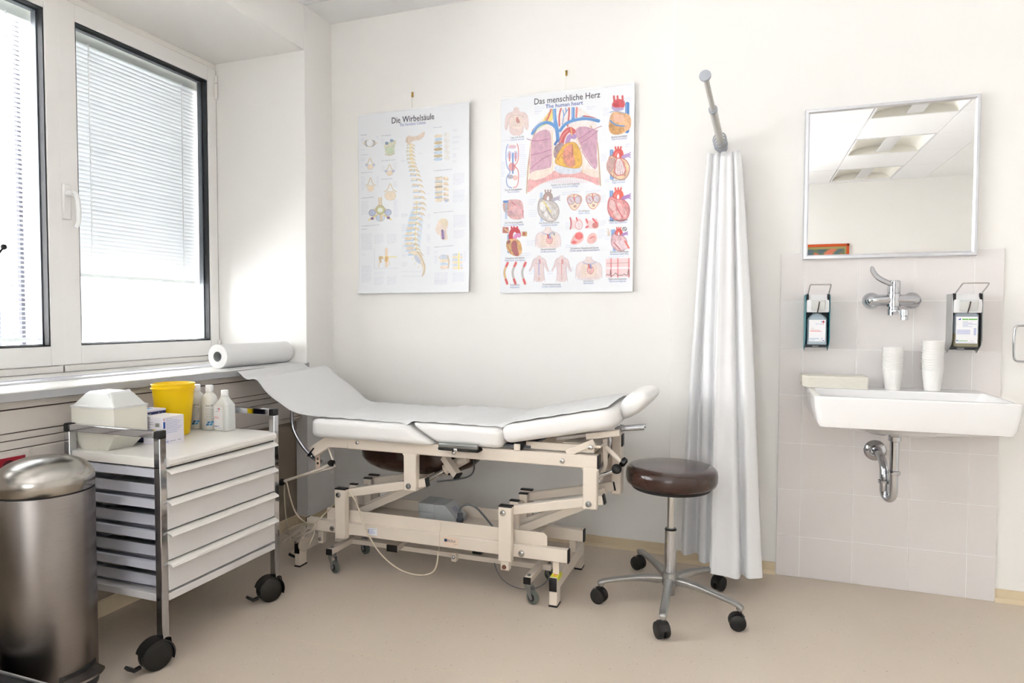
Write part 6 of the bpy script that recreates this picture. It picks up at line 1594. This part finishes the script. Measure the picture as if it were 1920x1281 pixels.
m.mat('ink_blue').text('100', (x1_+e, y0_+0.004, ZW+0.006), (0, 1, 0), (0, 0, 1), 0.013, 'LEFT', 0.020)
for k in range(6): fx_('ink_grey', .32+.05*k, .34+.05*k, .09, .125)
fx_('ink_grey', .7, .85, .10, .12)
fy_('ink_grey', .10, .55, .80, .815); fy_('ink_grey', .25, .55, .73, .745); fy_('ink_grey', .10, .35, .62, .635); fy_('ink_grey', .10, .5, .52, .535); fy_('alu_side', .62, .85, .66, .80)
m.mat('ink_dark').text('100', (x0_+0.05, y0_-e, ZW+0.010), (1, 0, 0), (0, 0, 1), 0.011, 'LEFT', 0.018)
m.build('carton_body', c2, flat=True)
# bottles
def bottle(x, y, rz, name_label, mt, kind):
    t = thing('plastic_bottle', name_label, 'bottle', (x, y, ZW), rz)
    if kind == 'r':
        m = MB(mt).lathe([(0.026, 0), (0.0295, 0.002), (0.031, 0.006), (0.031, 0.115), (0.029, 0.128), (0.023, 0.141), (0.0145, 0.149), (0.0125, 0.152), (0.0125, 0.158)], (0, 0, 0), 40)
        b_ = m.build('bottle_body', t, world=False)
        m = MB('cap_white').lathe([(0.0145, 0.152), (0.0152, 0.154), (0.0148, 0.176), (0.0138, 0.179), (0.004, 0.1795)], (0, 0, 0), 28); m.build('screw_cap', t, world=False)
        R_ = 0.0313
        def arc(mm, a0, a1, z0, z1):
            m.mat(mm); n = max(2, int(abs(a1-a0)/8)+1)
            vs = []; fs = []
            for i in range(n+1):
                a = math.radians(a0+(a1-a0)*i/n)
                for z in (z0, z1): vs.append((R_*math.cos(a), R_*math.sin(a), z))
            for i in range(n): fs.append((2*i, 2*i+2, 2*i+3, 2*i+1))
            m.add(vs, fs)
        m = MB('ink_grey')
        for k in range(9): arc('ink_grey', -34, 6+(k*17) % 20, 0.088-0.0062*k, 0.0892-0.0062*k)
        for s__ in range(2):
            a0 = -36+24*s__
            vs = []
            for i in range(5):
                a = math.radians(a0+i*5); b2 = math.radians(a0+14+i*5)
                vs += [((R_)*math.cos(a), R_*math.sin(a), 0.020), ((R_)*math.cos(b2), R_*math.sin(b2), 0.036)]
            m.mat('ink_sky' if s__ else 'ink_deep').add(vs, [(2*i, 2*i+2, 2*i+3, 2*i+1) for i in range(4)])
        R_ = 0.0314
        tx = 'isol H' if x < 0.15 else 'bacoli'
        def wrap(p): a = p.y/R_; return Vector((R_*math.cos(a), R_*math.sin(a), p.z))
        m.mat('ink_dark').text(tx, (0, -0.018, 0.096), (0, 1, 0), (0, 0, 1), 0.012, 'LEFT', 0.026, wrap)
        m.build('bottle_print', b_, world=False, flat=True)
    else:
        w2, d2 = 0.036, 0.026
        rr = [rrect(-w2+0.003, w2-0.003, -d2+0.003, d2-0.003, 0.010, 0), rrect(-w2, w2, -d2, d2, 0.013, 0.003), rrect(-w2, w2, -d2, d2, 0.013, 0.103), rrect(-w2+0.006, w2-0.006, -d2+0.004, d2-0.004, 0.013, 0.112), rrect(-0.017, 0.017, -0.016, 0.016, 0.0155, 0.131), rrect(-0.0155, 0.0155, -0.0155, 0.0155, 0.015, 0.139)]
        m = MB(mt).rings(rr); b_ = m.build('bottle_body', t, world=False)
        m = MB('cap_white').lathe([(0.0155, 0.134), (0.016, 0.1345), (0.016, 0.139), (0.0140, 0.140), (0.0140, 0.143), (0.0145, 0.144), (0.0142, 0.160), (0.013, 0.162), (0.004, 0.1625)], (0, 0, 0), 28); m.build('screw_cap', t, world=False)
        m = MB('label_white').box(-w2+0.004, w2-0.022, -d2-0.0005, -d2+0.002, 0.008, 0.100); y2 = -d2-0.0009
        def bb_(mm, a, b2, c_, d_): m.mat(mm).box(-w2+a, -w2+b2, y2, y2+0.0003, c_, d_)
        bb_('ink_red', 0.032, 0.0345, 0.083, 0.094); bb_('ink_red', 0.029, 0.0375, 0.0872, 0.0898); bb_('ink_sky', 0.024, 0.029, 0.0872, 0.0898)
        bb_('ink_lilac', 0.014, 0.026, 0.0785, 0.0800); bb_('ink_pink', 0.026, 0.036, 0.0785, 0.0800)
        bb_('ink_pink', 0.006, 0.030, 0.055, 0.0565); bb_('ink_pink', 0.006, 0.033, 0.050, 0.0515); bb_('ink_blue', 0.006, 0.024, 0.0175, 0.020); bb_('ink_sky', 0.028, 0.031, 0.018, 0.022); bb_('ink_sky', 0.033, 0.036, 0.012, 0.015)
        m.build('bottle_label', b_, world=False, flat=True)
    return t
bottle(0.112, -1.099, math.radians(-48), 'milky round bottle with a white cap, half hidden by the yellow bin', 'bottle_white', 'r')
bottle(0.180, -1.101, math.radians(-38), 'milky round bottle with a white cap, middle of the three bottles on the trolley', 'bottle_white', 'r')
bottle(0.255, -1.098, math.radians(-4), 'white angular bottle with a red and blue cross on its label, on the trolley', 'milky_plastic', 's')

#==BIN==
bn = thing('pedal_bin', 'tall brushed steel pedal bin with a domed lid at the left edge', 'bin', (0.245, -1.80, 0))
bxc, byc, br_ = 0.240, -1.805, 0.128
m = MB('steel_brushed').lathe([(br_-0.002, 0.022), (br_, 0.024), (br_, 0.607), (br_-0.001, 0.609)], (bxc, byc, 0), 96, capt=True); m.build('body', bn)
m = MB('black_plastic').lathe([(br_-0.001, 0.0), (br_+0.001, 0.002), (br_+0.001, 0.022), (br_-0.003, 0.0225)], (bxc, byc, 0), 64); m.build('base_ring', bn)
m = MB('black_matt').lathe([(br_-0.003, 0.605), (br_-0.003, 0.614)], (bxc, byc, 0), 64); m.build('seal', bn)
dm = [(br_-0.001, 0.613), (br_+0.001, 0.615), (br_+0.001, 0.640)]
for i in range(1, 16):
    a = PI/2*i/15; dm.append((max(0.002, (br_+0.001)*math.cos(a)**0.86), 0.640+0.072*math.sin(a)**1.0))
m = MB('steel_dome').lathe(dm, (bxc, byc, 0), 96); m.build('dome_lid', bn, angle=60)
m = MB('black_plastic').lathe([(0.135, 0.0)], (0, 0, 0)) if False else MB('black_plastic')
# pedal, facing the room
pa = math.radians(4); pd_ = Vector((math.cos(pa), math.sin(pa), 0)); pn_ = Vector((-pd_.y, pd_.x, 0)); pc_ = Vector((bxc, byc, 0))
def pp(q, s_, z): return pc_+pd_*q+pn_*s_+Vector((0, 0, z))
rg = []
for s_ in [-0.055+0.11*k/12 for k in range(13)]:
    q0 = math.sqrt(max(0, (br_-0.004)**2-s_**2)); q1 = 0.172-0.3*s_*s_/0.05
    rg.append([pp(q0, s_, 0.074), pp(q1, s_, 0.064), pp(q1+0.001, s_, 0.058), pp(q0, s_, 0.067)])
m = MB('steel_brushed').rings(rg); m.build('pedal', bn, angle=30)
m = MB('black_plastic'); rg = []
for s_ in [-0.060+0.12*k/12 for k in range(13)]:
    q0 = math.sqrt(max(0, (br_+0.0015)**2-s_**2)); rg.append([pp(q0-0.01, s_, 0.082), pp(q0, s_, 0.082), pp(q0, s_, 0.025), pp(q0-0.01, s_, 0.025)])
m.rings(rg); m.build('pedal_slot', bn)
# dark flat box at the lower left corner
db = thing('floor_box', 'low black box with a bright rim edge, in front of the steel bin', 'box', (0.15, -2.10, 0))
m = MB('black_matt').box(0.0, 0.80, -2.30, -1.985, 0.0, 0.158); m.build('box_body', db, bevel=0.006)
m = MB('alu_side').box(-0.003, 0.803, -1.986, -1.980, 0.154, 0.161); m.build('rim_strip', db, bevel=0.0008, seg=1)
